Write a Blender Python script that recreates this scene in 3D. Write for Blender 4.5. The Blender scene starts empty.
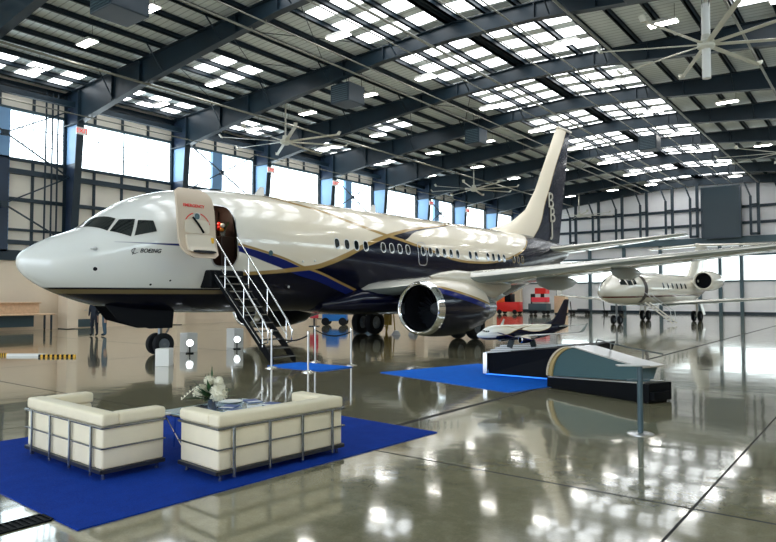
import bpy, bmesh, math, random
from mathutils import Vector, Matrix
random.seed(7)
PI=math.pi
scn=bpy.context.scene
COL=scn.collection
ORD=['first','second','third','fourth','fifth','sixth','seventh','eighth','ninth','tenth','eleventh','twelfth','thirteenth','fourteenth','fifteenth','sixteenth','seventeenth','eighteenth','nineteenth','twentieth','twenty-first','twenty-second','twenty-third','twenty-fourth','twenty-fifth','twenty-sixth','twenty-seventh','twenty-eighth','twenty-ninth','thirtieth']

# ---------------------------------------------------------------- mesh helper
class MB:
    def __init__(s): s.v=[]; s.f=[]; s.m=[]
    def add(s,vs,fs,mi=0):
        o=len(s.v); s.v+= [tuple(v) for v in vs]
        for f in fs: s.f.append(tuple(i+o for i in f)); s.m.append(mi)
        return s
    def box(s,x0,x1,y0,y1,z0,z1,mi=0,M=None):
        vs=[Vector((x,y,z)) for z in (z0,z1) for y in (y0,y1) for x in (x0,x1)]
        if M: vs=[M@v for v in vs]
        return s.add(vs,[(0,2,3,1),(4,5,7,6),(0,1,5,4),(2,6,7,3),(0,4,6,2),(1,3,7,5)],mi)
    def rbox(s,x0,x1,y0,y1,z0,z1,r=.03,seg=3,mi=0,M=None):
        bm=bmesh.new(); bmesh.ops.create_cube(bm,size=1)
        for v in bm.verts: v.co=Vector(((x0+x1)/2+v.co.x*(x1-x0),(y0+y1)/2+v.co.y*(y1-y0),(z0+z1)/2+v.co.z*(z1-z0)))
        bmesh.ops.bevel(bm,geom=bm.edges[:]+bm.verts[:],offset=r,segments=seg,profile=.5,affect='EDGES')
        vs=[M@v.co if M else v.co.copy() for v in bm.verts]
        bm.verts.index_update()
        s.add(vs,[[v.index for v in f.verts] for f in bm.faces],mi); bm.free(); return s
    def tube(s,pts,r,n=8,mi=0,cap=True,closed=False):
        pts=[Vector(p) for p in pts]; rs=r if isinstance(r,(list,tuple)) else [r]*len(pts)
        vs=[];N=len(pts); up=None
        for i,p in enumerate(pts):
            if closed: t=pts[(i+1)%N]-pts[i-1]
            else: t=pts[min(i+1,N-1)]-pts[max(i-1,0)]
            t.normalize()
            if up is None: up=Vector((0,0,1)) if abs(t.z)<.9 else Vector((1,0,0))
            a=t.cross(up)
            if a.length<1e-4: a=t.cross(Vector((1,0,0)))
            a.normalize(); b=a.cross(t); up=b
            for j in range(n):
                q=2*PI*j/n; vs.append(p+(a*math.cos(q)+b*math.sin(q))*rs[i])
        fs=[]
        R=N if closed else N-1
        for i in range(R):
            for j in range(n):
                k=(i+1)%N
                fs.append((i*n+j,i*n+(j+1)%n,k*n+(j+1)%n,k*n+j))
        if cap and not closed: fs+= [tuple(range(n))[::-1],tuple((N-1)*n+j for j in range(n))]
        return s.add(vs,fs,mi)
    def bar(s,p,q,w,h,mi=0,up=(0,0,1)):
        p=Vector(p);q=Vector(q);t=(q-p).normalized();u=Vector(up)
        a=t.cross(u)
        if a.length<1e-4: a=t.cross(Vector((1,0,0)))
        a.normalize(); b=a.cross(t)
        vs=[c+a*i*w/2+b*j*h/2 for c in (p,q) for i,j in ((-1,-1),(1,-1),(1,1),(-1,1))]
        return s.add(vs,[(3,2,1,0),(4,5,6,7),(0,1,5,4),(1,2,6,5),(2,3,7,6),(3,0,4,7)],mi)
    def lathe(s,prof,n=24,M=None,mi=0,flat=None):
        # prof (axial x, radius); axis = X
        vs=[]
        for x,r in prof:
            for j in range(n):
                q=2*PI*j/n; y=r*math.cos(q); z=r*math.sin(q)
                if flat and z<0: z*=flat
                v=Vector((x,y,z)); vs.append(M@v if M else v)
        fs=[(i*n+j,i*n+(j+1)%n,(i+1)*n+(j+1)%n,(i+1)*n+j) for i in range(len(prof)-1) for j in range(n)]
        if prof[0][1]>1e-5: fs.append(tuple(range(n))[::-1]) if getattr(s,'capl',False) else None
        return s.add(vs,fs,mi)
    def prism(s,poly,d0,d1,axis='y',mi=0,M=None):
        n=len(poly); vs=[]
        for d in (d0,d1):
            for a,b in poly:
                v=Vector({'y':(a,d,b),'x':(d,a,b),'z':(a,b,d)}[axis]); vs.append(M@v if M else v)
        fs=[tuple(range(n)),tuple(range(2*n-1,n-1,-1))]+[(i,i+n,(i+1)%n+n,(i+1)%n) for i in range(n)]
        return s.add(vs,fs,mi)
    def grid(s,rows,mi=0,closed=False):
        n=len(rows[0]); vs=[p for r in rows for p in r]; fs=[]
        for i in range(len(rows)-1):
            for j in range(n if closed else n-1):
                fs.append((i*n+j,(i)*n+(j+1)%n,(i+1)*n+(j+1)%n,(i+1)*n+j))
        return s.add(vs,fs,mi)
    def disc(s,c,r,axis,n=20,mi=0):
        c=Vector(c);t=Vector(axis).normalized();a=t.orthogonal().normalized();b=t.cross(a)
        return s.add([c+(a*math.cos(2*PI*j/n)+b*math.sin(2*PI*j/n))*r for j in range(n)],[tuple(range(n))],mi)
    def build(s,name,mats,parent=None,smooth=False,fix=True):
        me=bpy.data.meshes.new(name); me.from_pydata(s.v,[],s.f)
        if not isinstance(mats,(list,tuple)): mats=[mats]
        for m in mats: me.materials.append(m)
        if len(mats)>1: me.polygons.foreach_set('material_index',s.m)
        if fix:
            bm=bmesh.new(); bm.from_mesh(me); bmesh.ops.remove_doubles(bm,verts=bm.verts,dist=1e-5)
            bmesh.ops.recalc_face_normals(bm,faces=bm.faces); bm.to_mesh(me); bm.free()
        if smooth:
            me.polygons.foreach_set('use_smooth',[True]*len(me.polygons))
            if smooth!='all':
                try: me.set_sharp_from_angle(angle=math.radians(38))
                except Exception: pass
        o=bpy.data.objects.new(name,me); COL.objects.link(o)
        if parent: o.parent=parent
        return o
def tag(o,label=None,cat=None,group=None,kind=None):
    if label: o['label']=label
    if cat: o['category']=cat
    if group: o['group']=group
    if kind: o['kind']=kind
    return o
def thing(name,label,cat,loc=(0,0,0),rz=0,group=None):
    o=bpy.data.objects.new(name,None); COL.objects.link(o); o.location=loc; o.rotation_euler=(0,0,rz)
    o.empty_display_size=.2
    return tag(o,label,cat,group)
def struct(o): o['kind']='structure'; return o
def dup(root,loc=None,rz=None,label=None,group=None):
    r=root.copy(); COL.objects.link(r)
    if loc is not None: r.location=loc
    if rz is not None: r.rotation_euler=(0,0,rz)
    if label: r['label']=label
    if group: r['group']=group
    for ch in list(root.children):
        c=ch.copy(); COL.objects.link(c); c.parent=r
        for g in list(ch.children):
            d=g.copy(); COL.objects.link(d); d.parent=c
    return r

def text_mesh(body,size,ext,shear,align,m,name):
    cu=bpy.data.curves.new(name,'FONT'); cu.body=body; cu.size=size; cu.extrude=ext; cu.shear=shear; cu.align_x=align; cu.offset=.003 if size<.2 else 0
    tmp=bpy.data.objects.new(name+'_tmp',cu); COL.objects.link(tmp)
    dg=bpy.context.evaluated_depsgraph_get(); me=bpy.data.meshes.new_from_object(tmp.evaluated_get(dg)); bpy.data.objects.remove(tmp)
    me.materials.clear(); me.materials.append(m)
    o=bpy.data.objects.new(name,me); COL.objects.link(o); return o
# ---------------------------------------------------------------- materials
class NT:
    def __init__(s,name):
        s.m=bpy.data.materials.new(name); s.m.use_nodes=True; s.t=s.m.node_tree; s.N=s.t.nodes
        s.b=s.N['Principled BSDF']; s.out=s.N['Material Output']
    def n(s,typ,**kw):
        x=s.N.new(typ)
        for k,v in kw.items(): setattr(x,k,v)
        return x
    def L(s,a,b): s.t.links.new(a,b)
    def math(s,op,a,b=None,c=None,clamp=False):
        x=s.n('ShaderNodeMath',operation=op); x.use_clamp=clamp
        for i,q in enumerate((a,b,c)):
            if q is None: continue
            if isinstance(q,(int,float)): x.inputs[i].default_value=q
            else: s.L(q,x.inputs[i])
        return x.outputs[0]
    def mix(s,fac,a,b):
        x=s.n('ShaderNodeMix',data_type='RGBA')
        for sock,q in ((x.inputs[0],fac),(x.inputs[6],a),(x.inputs[7],b)):
            if isinstance(q,(int,float)): sock.default_value=q
            elif isinstance(q,(tuple,list)): sock.default_value=(*q[:3],1)
            else: s.L(q,sock)
        return x.outputs[2]
    def step(s,x,lo,hi):   # 0 below lo, 1 above hi
        r=s.n('ShaderNodeMapRange'); r.inputs[1].default_value=lo; r.inputs[2].default_value=hi; s.L(x,r.inputs[0]); return r.outputs[0]
    def obj(s):
        tc=s.n('ShaderNodeTexCoord'); sp=s.n('ShaderNodeSeparateXYZ'); s.L(tc.outputs['Object'],sp.inputs[0]); return tc.outputs['Object'],sp.outputs
    def noise(s,vec,scale,detail=3,rough=.5):
        x=s.n('ShaderNodeTexNoise'); x.inputs['Scale'].default_value=scale; x.inputs['Detail'].default_value=detail; x.inputs['Roughness'].default_value=rough
        if vec is not None: s.L(vec,x.inputs['Vector'])
        return x.outputs[0]
    def curve(s,x,pts,X=34.,Y=8.):
        c=s.n('ShaderNodeFloatCurve'); cv=c.mapping.curves[0]
        P=[(a/X,z/Y) for a,z in pts]
        cv.points[0].location=P[0]; cv.points[1].location=P[-1]
        for p in P[1:-1]: cv.points.new(*p)
        for p in cv.points: p.handle_type='AUTO'
        c.mapping.update()
        xx=s.math('DIVIDE',x,X); s.L(xx,c.inputs['Value'])
        return s.math('MULTIPLY',c.outputs[0],Y)
def mat(name,col,rough=.5,metal=0,coat=0,emit=None,es=1,spec=.5,noise=0,nscale=6,bump=0,bscale=20,trans=0,ior=1.45,alpha=1):
    t=NT(name); b=t.b
    b.inputs['Base Color'].default_value=(*col,1); b.inputs['Roughness'].default_value=rough; b.inputs['Metallic'].default_value=metal
    b.inputs['Coat Weight'].default_value=coat; b.inputs['Coat Roughness'].default_value=.04
    b.inputs['Specular IOR Level'].default_value=spec; b.inputs['IOR'].default_value=ior
    b.inputs['Transmission Weight'].default_value=trans; b.inputs['Alpha'].default_value=alpha
    if emit: b.inputs['Emission Color'].default_value=(*emit,1); b.inputs['Emission Strength'].default_value=es
    if noise or bump:
        v,_=t.obj()
    if noise:
        n=t.noise(v,nscale); k=t.step(n,.3,.7)
        c=t.mix(k,tuple(x*(1-noise) for x in col),tuple(min(1,x*(1+noise)) for x in col)); t.L(c,b.inputs['Base Color'])
    if bump:
        n=t.noise(v,bscale); bp=t.n('ShaderNodeBump'); bp.inputs['Strength'].default_value=bump; bp.inputs['Distance'].default_value=.02
        t.L(n,bp.inputs['Height']); t.L(bp.outputs[0],b.inputs['Normal'])
    return t.m
M={}
M['steel']=mat('navy_painted_steel',(.006,.018,.029),.42,noise=.25,nscale=.8)
M['infill']=mat('light_blue_infill_sheet',(.20,.36,.58),.35)
M['steel_web']=mat('blue_painted_steel',(.015,.03,.062),.38,noise=.2,nscale=.8)
M['pipe']=mat('pale_painted_pipe',(.20,.20,.165),.4,metal=.3)
M['girt']=mat('dark_girt_steel',(.014,.028,.042),.45)
M['post_teal']=mat('grey_teal_steel',(.06,.10,.12),.45)
M['beige_panel']=mat('beige_wall_liner',(.86,.72,.56),.55,noise=.05,nscale=.5)
M['white_panel']=mat('off_white_wall_liner',(.80,.74,.64),.6,noise=.06,nscale=.6)
M['grey_liner']=mat('pale_grey_wall_liner',(.90,.88,.89),.6,noise=.05,nscale=.5)
M['blue_sheet']=mat('blue_corrugated_sheet',(.10,.22,.42),.4)
M['white_metal']=mat('white_metal',(.75,.74,.70),.35)
M['fan_metal']=mat('pale_fan_aluminium',(.62,.61,.52),.35,metal=.2)
M['chrome']=mat('polished_chrome',(.82,.83,.84),.07,metal=1)
M['alu']=mat('brushed_aluminium',(.6,.61,.62),.28,metal=1)
M['black']=mat('black_paint',(.003,.004,.006),.55,spec=.12)
M['blackm']=mat('matt_black',(.006,.007,.01),.7,spec=.2)
M['rubber']=mat('tyre_rubber',(.009,.01,.013),.65,spec=.25)
M['hub']=mat('grey_wheel_hub',(.16,.19,.22),.4,metal=.5)
M['strut']=mat('grey_gear_strut',(.22,.24,.26),.35,metal=.6)
M['white']=mat('white_paint',(.8,.79,.76),.4)
M['red']=mat('red_paint',(.75,.02,.015),.4)
M['redp']=mat('pinkish_red_paint',(.85,.05,.08),.5)
M['bluep']=mat('bright_blue_paint',(.02,.22,.7),.4)
M['green']=mat('dark_green_leaf',(.02,.07,.02),.5)
M['yellow']=mat('yellow_paint',(.8,.45,.02),.4)
M['gold']=mat('gold_paint',(.45,.33,.14),.35)
M['glass_dark']=mat('dark_cockpit_glass',(.008,.012,.014),.04,spec=.9,coat=.6)
M['glass']=mat('clear_glass',(.75,.9,.9),.03,trans=.9,ior=1.3)
M['leather']=mat('cream_leather',(.86,.77,.58),.42,noise=.04,nscale=3,bump=.12,bscale=25)
M['leather_dark']=mat('dark_frame_steel',(.05,.055,.07),.3,metal=.6)  # dark metal of the sofa base frames
M['tube']=mat('grey_tube_steel',(.26,.28,.29),.22,metal=.9)
M['doorin']=mat('beige_door_lining',(.62,.50,.38),.5)
M['doorin2']=mat('pale_slide_cover',(.70,.62,.50),.5)
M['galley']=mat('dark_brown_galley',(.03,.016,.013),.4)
M['skin']=mat('skin',(.45,.28,.2),.5)
M['cloth_dark']=mat('dark_navy_cloth',(.012,.017,.03),.8)
M['cloth_teal']=mat('blue_denim_cloth',(.04,.09,.14),.8)
M['paper_blue']=mat('blue_brochure',(.02,.07,.3),.35)
M['paper_white']=mat('white_brochure',(.8,.82,.85),.4)
M['petal']=mat('cream_petal',(.85,.82,.68),.6)
M['concrete_out']=mat('apron_concrete',(.4,.39,.36),.7,noise=.1,nscale=.4)
M['teal_panel']=mat('teal_display_panel',(.05,.11,.125),.3)
M['teal_dark']=mat('dark_window_teal',(.012,.026,.034),.3)
M['exit_red']=mat('exit_sign_face',(.8,.03,.03),.4,emit=(1,.06,.05),es=.6)
M['navy']=mat('navy_aircraft_paint',(.003,.004,.018),.15,coat=.2,spec=.35)
M['cream']=mat('cream_aircraft_paint',(.74,.68,.56),.14,coat=.5)
M['wingtop']=mat('light_wing_paint',(.50,.50,.46),.2,coat=.3)
M['wingunder']=mat('grey_wing_underside',(.33,.37,.37),.2,coat=.3)
M['jetwhite']=mat('cream_white_jet_paint',(.80,.76,.66),.15,coat=.5)
M['wood']=mat('pale_wood',(.75,.52,.33),.5,noise=.1,nscale=8)
M['lamp']=mat('lit_lamp_lens',(1,1,1),.5,emit=(1,.97,.9),es=16)
M['spot']=mat('lit_spot_lens',(1,1,1),.5,emit=(.9,.96,1),es=2.5)
M['led']=mat('blue_led_strip',(.05,.3,1),.5,emit=(.02,.22,1),es=.7)
def day(name,col,s):
    return mat(name,(.8,.8,.8),.5,emit=col,es=s)
M['window']=day('daylit_translucent_panel',(.78,.93,1.0),4.0)
M['window_far']=day('daylit_far_panel',(.88,1.0,1.0),1.7)
M['skylight']=day('daylit_roof_panel',(.93,.97,1.0),3.2)

# floor : polished concrete with joints
def floor_mat():
    t=NT('polished_concrete'); b=t.b; v,(x,y,z)=t.obj()
    n1=t.noise(v,.35,4,.6); n2=t.noise(v,6,5,.7); n3=t.noise(v,60,2,.5)
    c=t.mix(t.step(n1,.35,.65),(.20,.185,.11),(.30,.27,.17))
    c=t.mix(t.math('MULTIPLY',t.step(n2,.45,.7),.45),c,(.38,.34,.23))
    c=t.mix(t.math('MULTIPLY',t.step(n3,.5,.75),.35),c,(.11,.10,.065))
    def line(coord,pos,w):
        return t.math('LESS_THAN',t.math('ABSOLUTE',t.math('SUBTRACT',coord,pos)),w)
    def grid(coord,off,per,w):
        m=t.math('SUBTRACT',t.math('PINGPONG',t.math('ADD',coord,-off+per*20),per/2),0)
        return t.math('LESS_THAN',m,w)
    j=t.math('MAXIMUM',grid(y,14.0,8.0,.018),grid(x,-1.35,8.2,.012))
    j=t.math('MAXIMUM',j,line(x,-5.47,.055))
    c=t.mix(j,c,(.02,.02,.018)); t.L(c,b.inputs['Base Color'])
    r=t.math('ADD',t.math('MULTIPLY',n2,.06),.05); r=t.math('MAXIMUM',r,t.math('MULTIPLY',j,.5)); t.L(r,b.inputs['Roughness'])
    b.inputs['IOR'].default_value=1.6; b.inputs['Coat Weight'].default_value=.55; b.inputs['Coat IOR'].default_value=1.65; b.inputs['Coat Roughness'].default_value=.05
    t.L(t.math('MULTIPLY',t.math('SUBTRACT',1.,j),.55),b.inputs['Coat Weight'])
    t.L(t.math('SUBTRACT',.5,t.math('MULTIPLY',j,.45)),b.inputs['Specular IOR Level'])
    n4=t.noise(v,1.3,2,.5); bp=t.n('ShaderNodeBump'); bp.inputs['Strength'].default_value=.10; bp.inputs['Distance'].default_value=.03
    t.L(n4,bp.inputs['Height']); t.L(bp.outputs[0],b.inputs['Normal']); t.L(bp.outputs[0],b.inputs['Coat Normal'])
    return t.m
M['floor']=floor_mat()
def carpet_mat(name,c0,c1):
    t=NT(name); v,_=t.obj(); n=t.noise(v,130,4,.7); n2=t.noise(v,5,4,.6)
    c=t.mix(t.step(n,.35,.65),c0,c1); c=t.mix(t.math('MULTIPLY',t.step(n2,.4,.7),.25),c,tuple(x*1.3 for x in c1)); t.L(c,t.b.inputs['Base Color'])
    t.b.inputs['Roughness'].default_value=.95; t.b.inputs['Specular IOR Level'].default_value=.15
    bp=t.n('ShaderNodeBump'); bp.inputs['Strength'].default_value=.6; bp.inputs['Distance'].default_value=.01; t.L(n,bp.inputs['Height']); t.L(bp.outputs[0],t.b.inputs['Normal'])
    return t.m
M['carpet']=carpet_mat('royal_blue_carpet',(.001,.022,.20),(.004,.05,.40))
M['mat']=carpet_mat('bright_blue_mat',(.002,.10,.55),(.006,.16,.75))
def roof_mat():
    t=NT('ribbed_roof_sheet'); v,(x,y,z)=t.obj()
    w=t.math('PINGPONG',t.math('ADD',y,100.),.17); rib=t.math('LESS_THAN',w,.03)
    c=t.mix(rib,(.74,.80,.79),(.47,.52,.52)); t.L(c,t.b.inputs['Base Color']); t.b.inputs['Roughness'].default_value=.45
    return t.m
M['roof']=roof_mat()
def sheet_mat():
    t=NT('ribbed_blue_sheet'); v,(x,y,z)=t.obj()
    w=t.math('PINGPONG',t.math('ADD',z,10.),.11); c=t.mix(t.step(w,.02,.09),(.06,.16,.36),(.16,.34,.62)); t.L(c,t.b.inputs['Base Color']); t.b.inputs['Roughness'].default_value=.4
    return t.m
M['blue_ribbed']=sheet_mat()
# ---------------------------------------------------------------- hangar
UL,UR,UC=-37.21,6.4,-15.4        # left wall, right wall, ridge
SE,SB=74.56,-20.0                # end wall, open hangar mouth behind the viewer
BAY=6.985; S1=17.99
def SK(k): return S1+BAY*k
def rb(u):  # rafter bottom
    d=abs(u-UC); P=[(0,13.55),(4,13.42),(9.7,12.85),(14,12.38),(20.2,11.5),(22.,11.3)]
    for i in range(len(P)-1):
        if d<=P[i+1][0]: t=(d-P[i][0])/(P[i+1][0]-P[i][0]); return P[i][1]+(P[i+1][1]-P[i][1])*t
    return P[-1][1]
def rt(u): return 14.3-abs(u-UC)*.043     # rafter top
def deck(u): return rt(u)+.22

struct(MB().box(UL-.3,UR+.3,SB-25,SE+.3,-.3,0).build('floor',M['floor']))
# roof sheets with the daylight strips left out as separate panels
mb=MB()
for a,b in ((UL-.3,UC),(UC,UR+.3)):
    mb.add([(a,SB,deck(a)),(b,SB,deck(b)),(b,SE+.3,deck(b)),(a,SE+.3,deck(a)),(a,SB,deck(a)+.12),(b,SB,deck(b)+.12),(b,SE+.3,deck(b)+.12),(a,SE+.3,deck(a)+.12)],
           [(0,1,2,3),(7,6,5,4),(0,4,5,1),(2,6,7,3),(0,3,7,4),(1,5,6,2)])
struct(mb.build('ceiling',M['roof']))
# walls
def wall_box(name,x0,x1,y0,y1,z0,z1,m): return struct(MB().box(x0,x1,y0,y1,z0,z1).build(name,m))
mb=MB(); mb.box(UL-.3,UL,SB,SE+.3,0,4.3,0); mb.box(UL-.3,UL,SB,SE+.3,4.3,14.0,1)
struct(mb.build('wall_left',[M['beige_panel'],M['white_panel']],fix=False))
mb=MB(); mb.box(UL-.3,UR+.3,SE,SE+.3,0,14.9,0)
struct(mb.build('wall_back',[M['grey_liner']]))
struct(MB().box(UR,UR+.3,SB,SE,0,14.0).build('wall_right',M['beige_panel']))
# kick boards
struct(MB().box(UL,UL+.06,SB,SE-.1,0,.3).build('baseboard_left',M['beige_panel']))
struct(MB().box(UL+.1,UR-.1,SE-.08,SE,0,.25).build('baseboard_back',M['girt']))

# daylight window bands, left and right wall, one window per bay
ZB,ZT=9.3,11.85
wn=0
for side in (0,1):
    for k in range(-3,8):
        s0,s1=SK(k)+.35,SK(k+1)-.15
        if side and k<-1 : pass
        odd=(k%2==1)
        wn+=1
        x=UL if side==0 else UR; sg=1 if side==0 else -1
        w=MB().box(*sorted((x+sg*.02,x+sg*.06)),s0,s1,ZB,ZT).build('window_%d'%wn,M['window']); struct(w)
        f=MB()
        for i in range(1,4):
            s=s0+(s1-s0)*i/4; wd=.09 if i==2 else .04
            if i==2 and odd: continue
            f.box(*sorted((x+sg*.065,x+sg*.10)),s-wd/2,s+wd/2,ZB,ZT)
        for i in (1,2):
            z=ZB+(ZT-ZB)*i/3; f.box(*sorted((x+sg*.062,x+sg*.09)),s0,s1,z-.02,z+.02)
        f.build('window_bars',M['post_teal'],w)
        fr=MB()
        for a,b in ((s0-.06,s0),(s1,s1+.06)): fr.box(*sorted((x+sg*.02,x+sg*.14)),a,b,ZB,ZT)
        fr.build('window_frame',M['girt'],w)
# long horizontal rails and girts of the side walls
tn=0
def trim(mb,m,smooth=False):
    global tn; tn+=1; return struct(mb.build('trim_%d'%tn,m,smooth=smooth))
for side,x,sg in ((0,UL,1),(1,UR,-1)):
    def gb(z0,z1,d,m,off=.0):
        trim(MB().box(*sorted((x+sg*off,x+sg*(off+d))),5 if side else 0,SE-.1,z0,z1),m)
    gb(ZT,ZT+.16,.22,M['pipe'] if 0 else M['post_teal'])
    gb(ZB-.16,ZB,.2,M['girt'])
    gb(8.42,8.7,.26,M['girt']); gb(6.95,7.15,.2,M['girt']); gb(5.35,5.48,.16,M['girt']); gb(4.62,4.85,.24,M['girt'])
    gb(3.75,4.3,.2,M['girt']); gb(12.45,12.75,.3,M['steel'],.9)
    gb(13.1,13.4,.25,M['steel'])
    # secondary studs
    for k in range(0 if side==0 else 1,8):
        for fr_ in (.25,.5,.75):
            s=SK(k-1)+BAY*fr_
            odd=((k-1)%2==1)
            mb=MB()
            if side==0 or fr_==.5:
                mb.box(*sorted((x+sg*.01,x+sg*.14)),s-.06,s+.06,4.3,ZB-.1)
                mb.box(*sorted((x+sg*.01,x+sg*.14)),s-.06,s+.06,ZT+.1,13.3)
                trim(mb,M['girt'])
        if odd:
            s=SK(k-1)+BAY*.5
            trim(MB().box(*sorted((x+sg*.06,x+sg*.34)),s-.42,s+.42,4.3,ZB-.1),M['steel_web'])
            trim(MB().box(*sorted((x+sg*.06,x+sg*.34)),s-.42,s+.42,ZB,ZT),M['infill'])

# ---- steel frames
def ibeam_col(side):
    # tapered column: web + flanges, local coords u; s centred on 0
    pts=[]
    x0=UL+.32 if side==0 else UR-.32; sg=1 if side==0 else -1
    zt=rt(UL)-.05
    din=lambda z:.55+.95*z/11.5
    web=MB(); web.prism([(x0,0),(x0+sg*din(0),0),(x0+sg*din(11.5),11.5),(x0+sg*din(11.5),zt-.05),(x0,zt-.05)],-.02,.02,'y')
    fl=MB(); fl.box(*sorted((x0-sg*.03,x0)),-.2,.2,0,zt)
    a=(x0+sg*din(0),0,0); b=(x0+sg*din(11.5),0,11.5); fl.bar(a,b,.4,.04,up=(1,0,0))
    fl.box(*sorted((b[0]-.02,b[0]+.02)),-.2,.2,11.5,zt)
    fl.box(*sorted((x0,b[0])),-.2,.2,11.46,11.5)
    bp=MB().box(*sorted((x0-sg*.1,x0+sg*.7)),-.28,.28,0,.04)
    return web,fl,bp
def rafter(side):
    us=[UL+.35,UL+1.75,-32,-29.4,-25.1,-22,-19.4,-17,UC] 
    if side: us=[2*UC-u for u in us]
    us2=us[1:]
    web=MB()
    n=len(us)
    poly=[(us[0],rt(us[0])-.04)]+[(u,rt(u)-.04) for u in us[1:]]+[(u,rb(u)) for u in us2[::-1]]+[(us[0]+ (1.4 if side==0 else -1.4),11.5)]
    web.prism(poly,-.02,.02,'y')
    fl=MB()
    for i in range(len(us)-1): fl.bar((us[i],0,rt(us[i])-.02),(us[i+1],0,rt(us[i+1])-.02),.36,.04)
    for i in range(len(us2)-1): fl.bar((us2[i],0,rb(us2[i])),(us2[i+1],0,rb(us2[i+1])),.36,.05)
    st=[]
    for u in (us[2],us[3],us[5],us[6]): st.append(MB().box(u-.015,u+.015,-.16,.16,rb(u),rt(u)-.04))
    return web,fl,st
FR=thing('steel_frame','dark navy steel portal frame crossing the hangar, first from the viewer','roof frame',(0,SK(-1),0),0,'steel portal frames across the hangar')
for side in (0,1):
    w,f,b=ibeam_col(side); c=w.build('column',M['steel_web'],FR); f.build('flange',M['steel'],c); b.build('base_plate',M['steel'],c)
    x0=UL+.34 if side==0 else UR-.34; sg=1 if side==0 else -1
    MB().prism([(x0,ZB),(x0+sg*(.50+.95*ZB/11.5),ZB),(x0+sg*1.44,11.44),(x0,11.44)],-.035,.035,'y').build('infill_sheet',M['infill'],c)
    MB().box(*sorted((x0-sg*.1,x0+sg*1.0)),-.3,.3,.04,4.2).build('casing',M['beige_panel'],c)
    w,f,st=rafter(side); c=w.build('rafter',M['steel'],FR); f.build('flange',M['steel'],c)
    for q in st: q.build('stiffener',M['steel'],c)
FN={0:'dark steel roof frame whose column stands behind the jetliner nose',1:'dark steel roof frame whose column stands just left of the open cabin door',
 2:'dark steel roof frame passing behind the nearest left ceiling fan'}
for k in range(0,9):
    dup(FR,(0,SK(k),0),None,FN.get(k,'dark navy steel portal frame across the hangar, %s counted from the viewer'%ORD[k+1]))
# knee braces from purlins to rafters (small rods): part of each frame
# purlins
pu=[]
u=UL+.9
i=0
sp=(UC-.25-(UL+.9))/14
base=None
PURL=[UL+.9+sp*i for i in range(15)]
allp=PURL+[2*UC-p for p in PURL[::-1]]
for i,u in enumerate(allp):
    near=3.0 if u<-12 else 18.0
    ridge=i in (14,15)
    h=.2; w=.09 if not ridge else .16
    mb=MB(); z=rt(u)
    mb.box(u-w/2,u+w/2,near,SE-.05,z,z+h); mb.box(u-w/2-.05,u+w/2,near,SE-.05,z,z+.02); mb.box(u-w/2,u+w/2+.06,near,SE-.05,z+h-.02,z+h)
    o=mb.build('roof_purlin',M['steel'])
    tag(o,('dark roof purlin on the %s slope, %s out from the ridge'%('left' if i<15 else 'right',ORD[14-i if i<15 else i-15])),'roof beam',group='purlins under the roof sheets')
# flange braces, one object per frame-bay (thin diagonals between purlin and rafter bottom)
n=0
for k in range(0,8):
    for ui,u in enumerate((PURL[3],PURL[6],PURL[9],PURL[12],2*UC-PURL[11],2*UC-PURL[8])):
        o=MB().bar((u,SK(k)-1.0,rt(u)+.05),(u,SK(k)-.1,rb(u)+.06),.05,.05).build('flange_brace',M['steel'])
        tag(o,'thin dark diagonal strut on the %s roof frame, %s from the left wall'%(ORD[k+1],ORD[ui]),'strut',group='diagonal struts of the %s roof frame'%ORD[k+1])
# skylight strips, plus glowing eave strips imitating window light on the deck
sky=0
def skypanel(k,u0,u1,s0,s1,lab,grp):
    a,b=u0,u1
    z0,z1=deck(a)-.015,deck(b)-.015
    mb=MB().add([(a,s0,z0),(b,s0,z1),(b,s1,z1),(a,s1,z0),(a,s0,z0+.02),(b,s0,z1+.02),(b,s1,z1+.02),(a,s1,z0+.02)],[(0,1,2,3),(7,6,5,4),(0,4,5,1),(2,6,7,3),(0,3,7,4),(1,5,6,2)])
    o=mb.build('skylight_panel',M['skylight']); tag(o,lab,'skylight',group=grp)
for k in range(-1,8):
    for j in range(4):
        s0=SK(k)+.35+j*1.72; s1=s0+1.02
        if s1>SE: continue
        kk='skylight strips of the %s roof bay'%ORD[k+1]
        for nm,u0,u1 in (('left of the ridge',PURL[-1]-3*sp+.1,PURL[-1]-.08),('right of the ridge',2*UC-PURL[-1]+.08,2*UC-PURL[-1]+3*sp-.1)):
            skypanel(k,u0,u1,s0,s1,'white roof strip just %s, %s of the %s bay'%(nm,ORD[j],ORD[k+1]),kk)
        if k>=0 or j>0:
            if k<=3: skypanel(k,PURL[0]+.1,PURL[2]-.1,s0,s1,'glowing strip for window-lit roof above the left wall, %s of the %s bay'%(ORD[j],ORD[k+1]),kk)  # glowing panels stand in for roof sheet lit by the side windows
        if k in (0,2,5) and j<3: skypanel(k,PURL[5]+.1,PURL[7]-.1,s0+.6,s1+.6,'white roof strip midway up the left slope, %s of the %s bay'%(ORD[j],ORD[k+1]),kk)
        if k in (1,3,4,6) and j in (1,2): skypanel(k,2*UC-PURL[5]+.1-sp*2,2*UC-PURL[5]-.1,s0+.6,s1+.6,'white roof strip midway down the right slope, %s of the %s bay'%(ORD[j],ORD[k+1]),kk)
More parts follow.
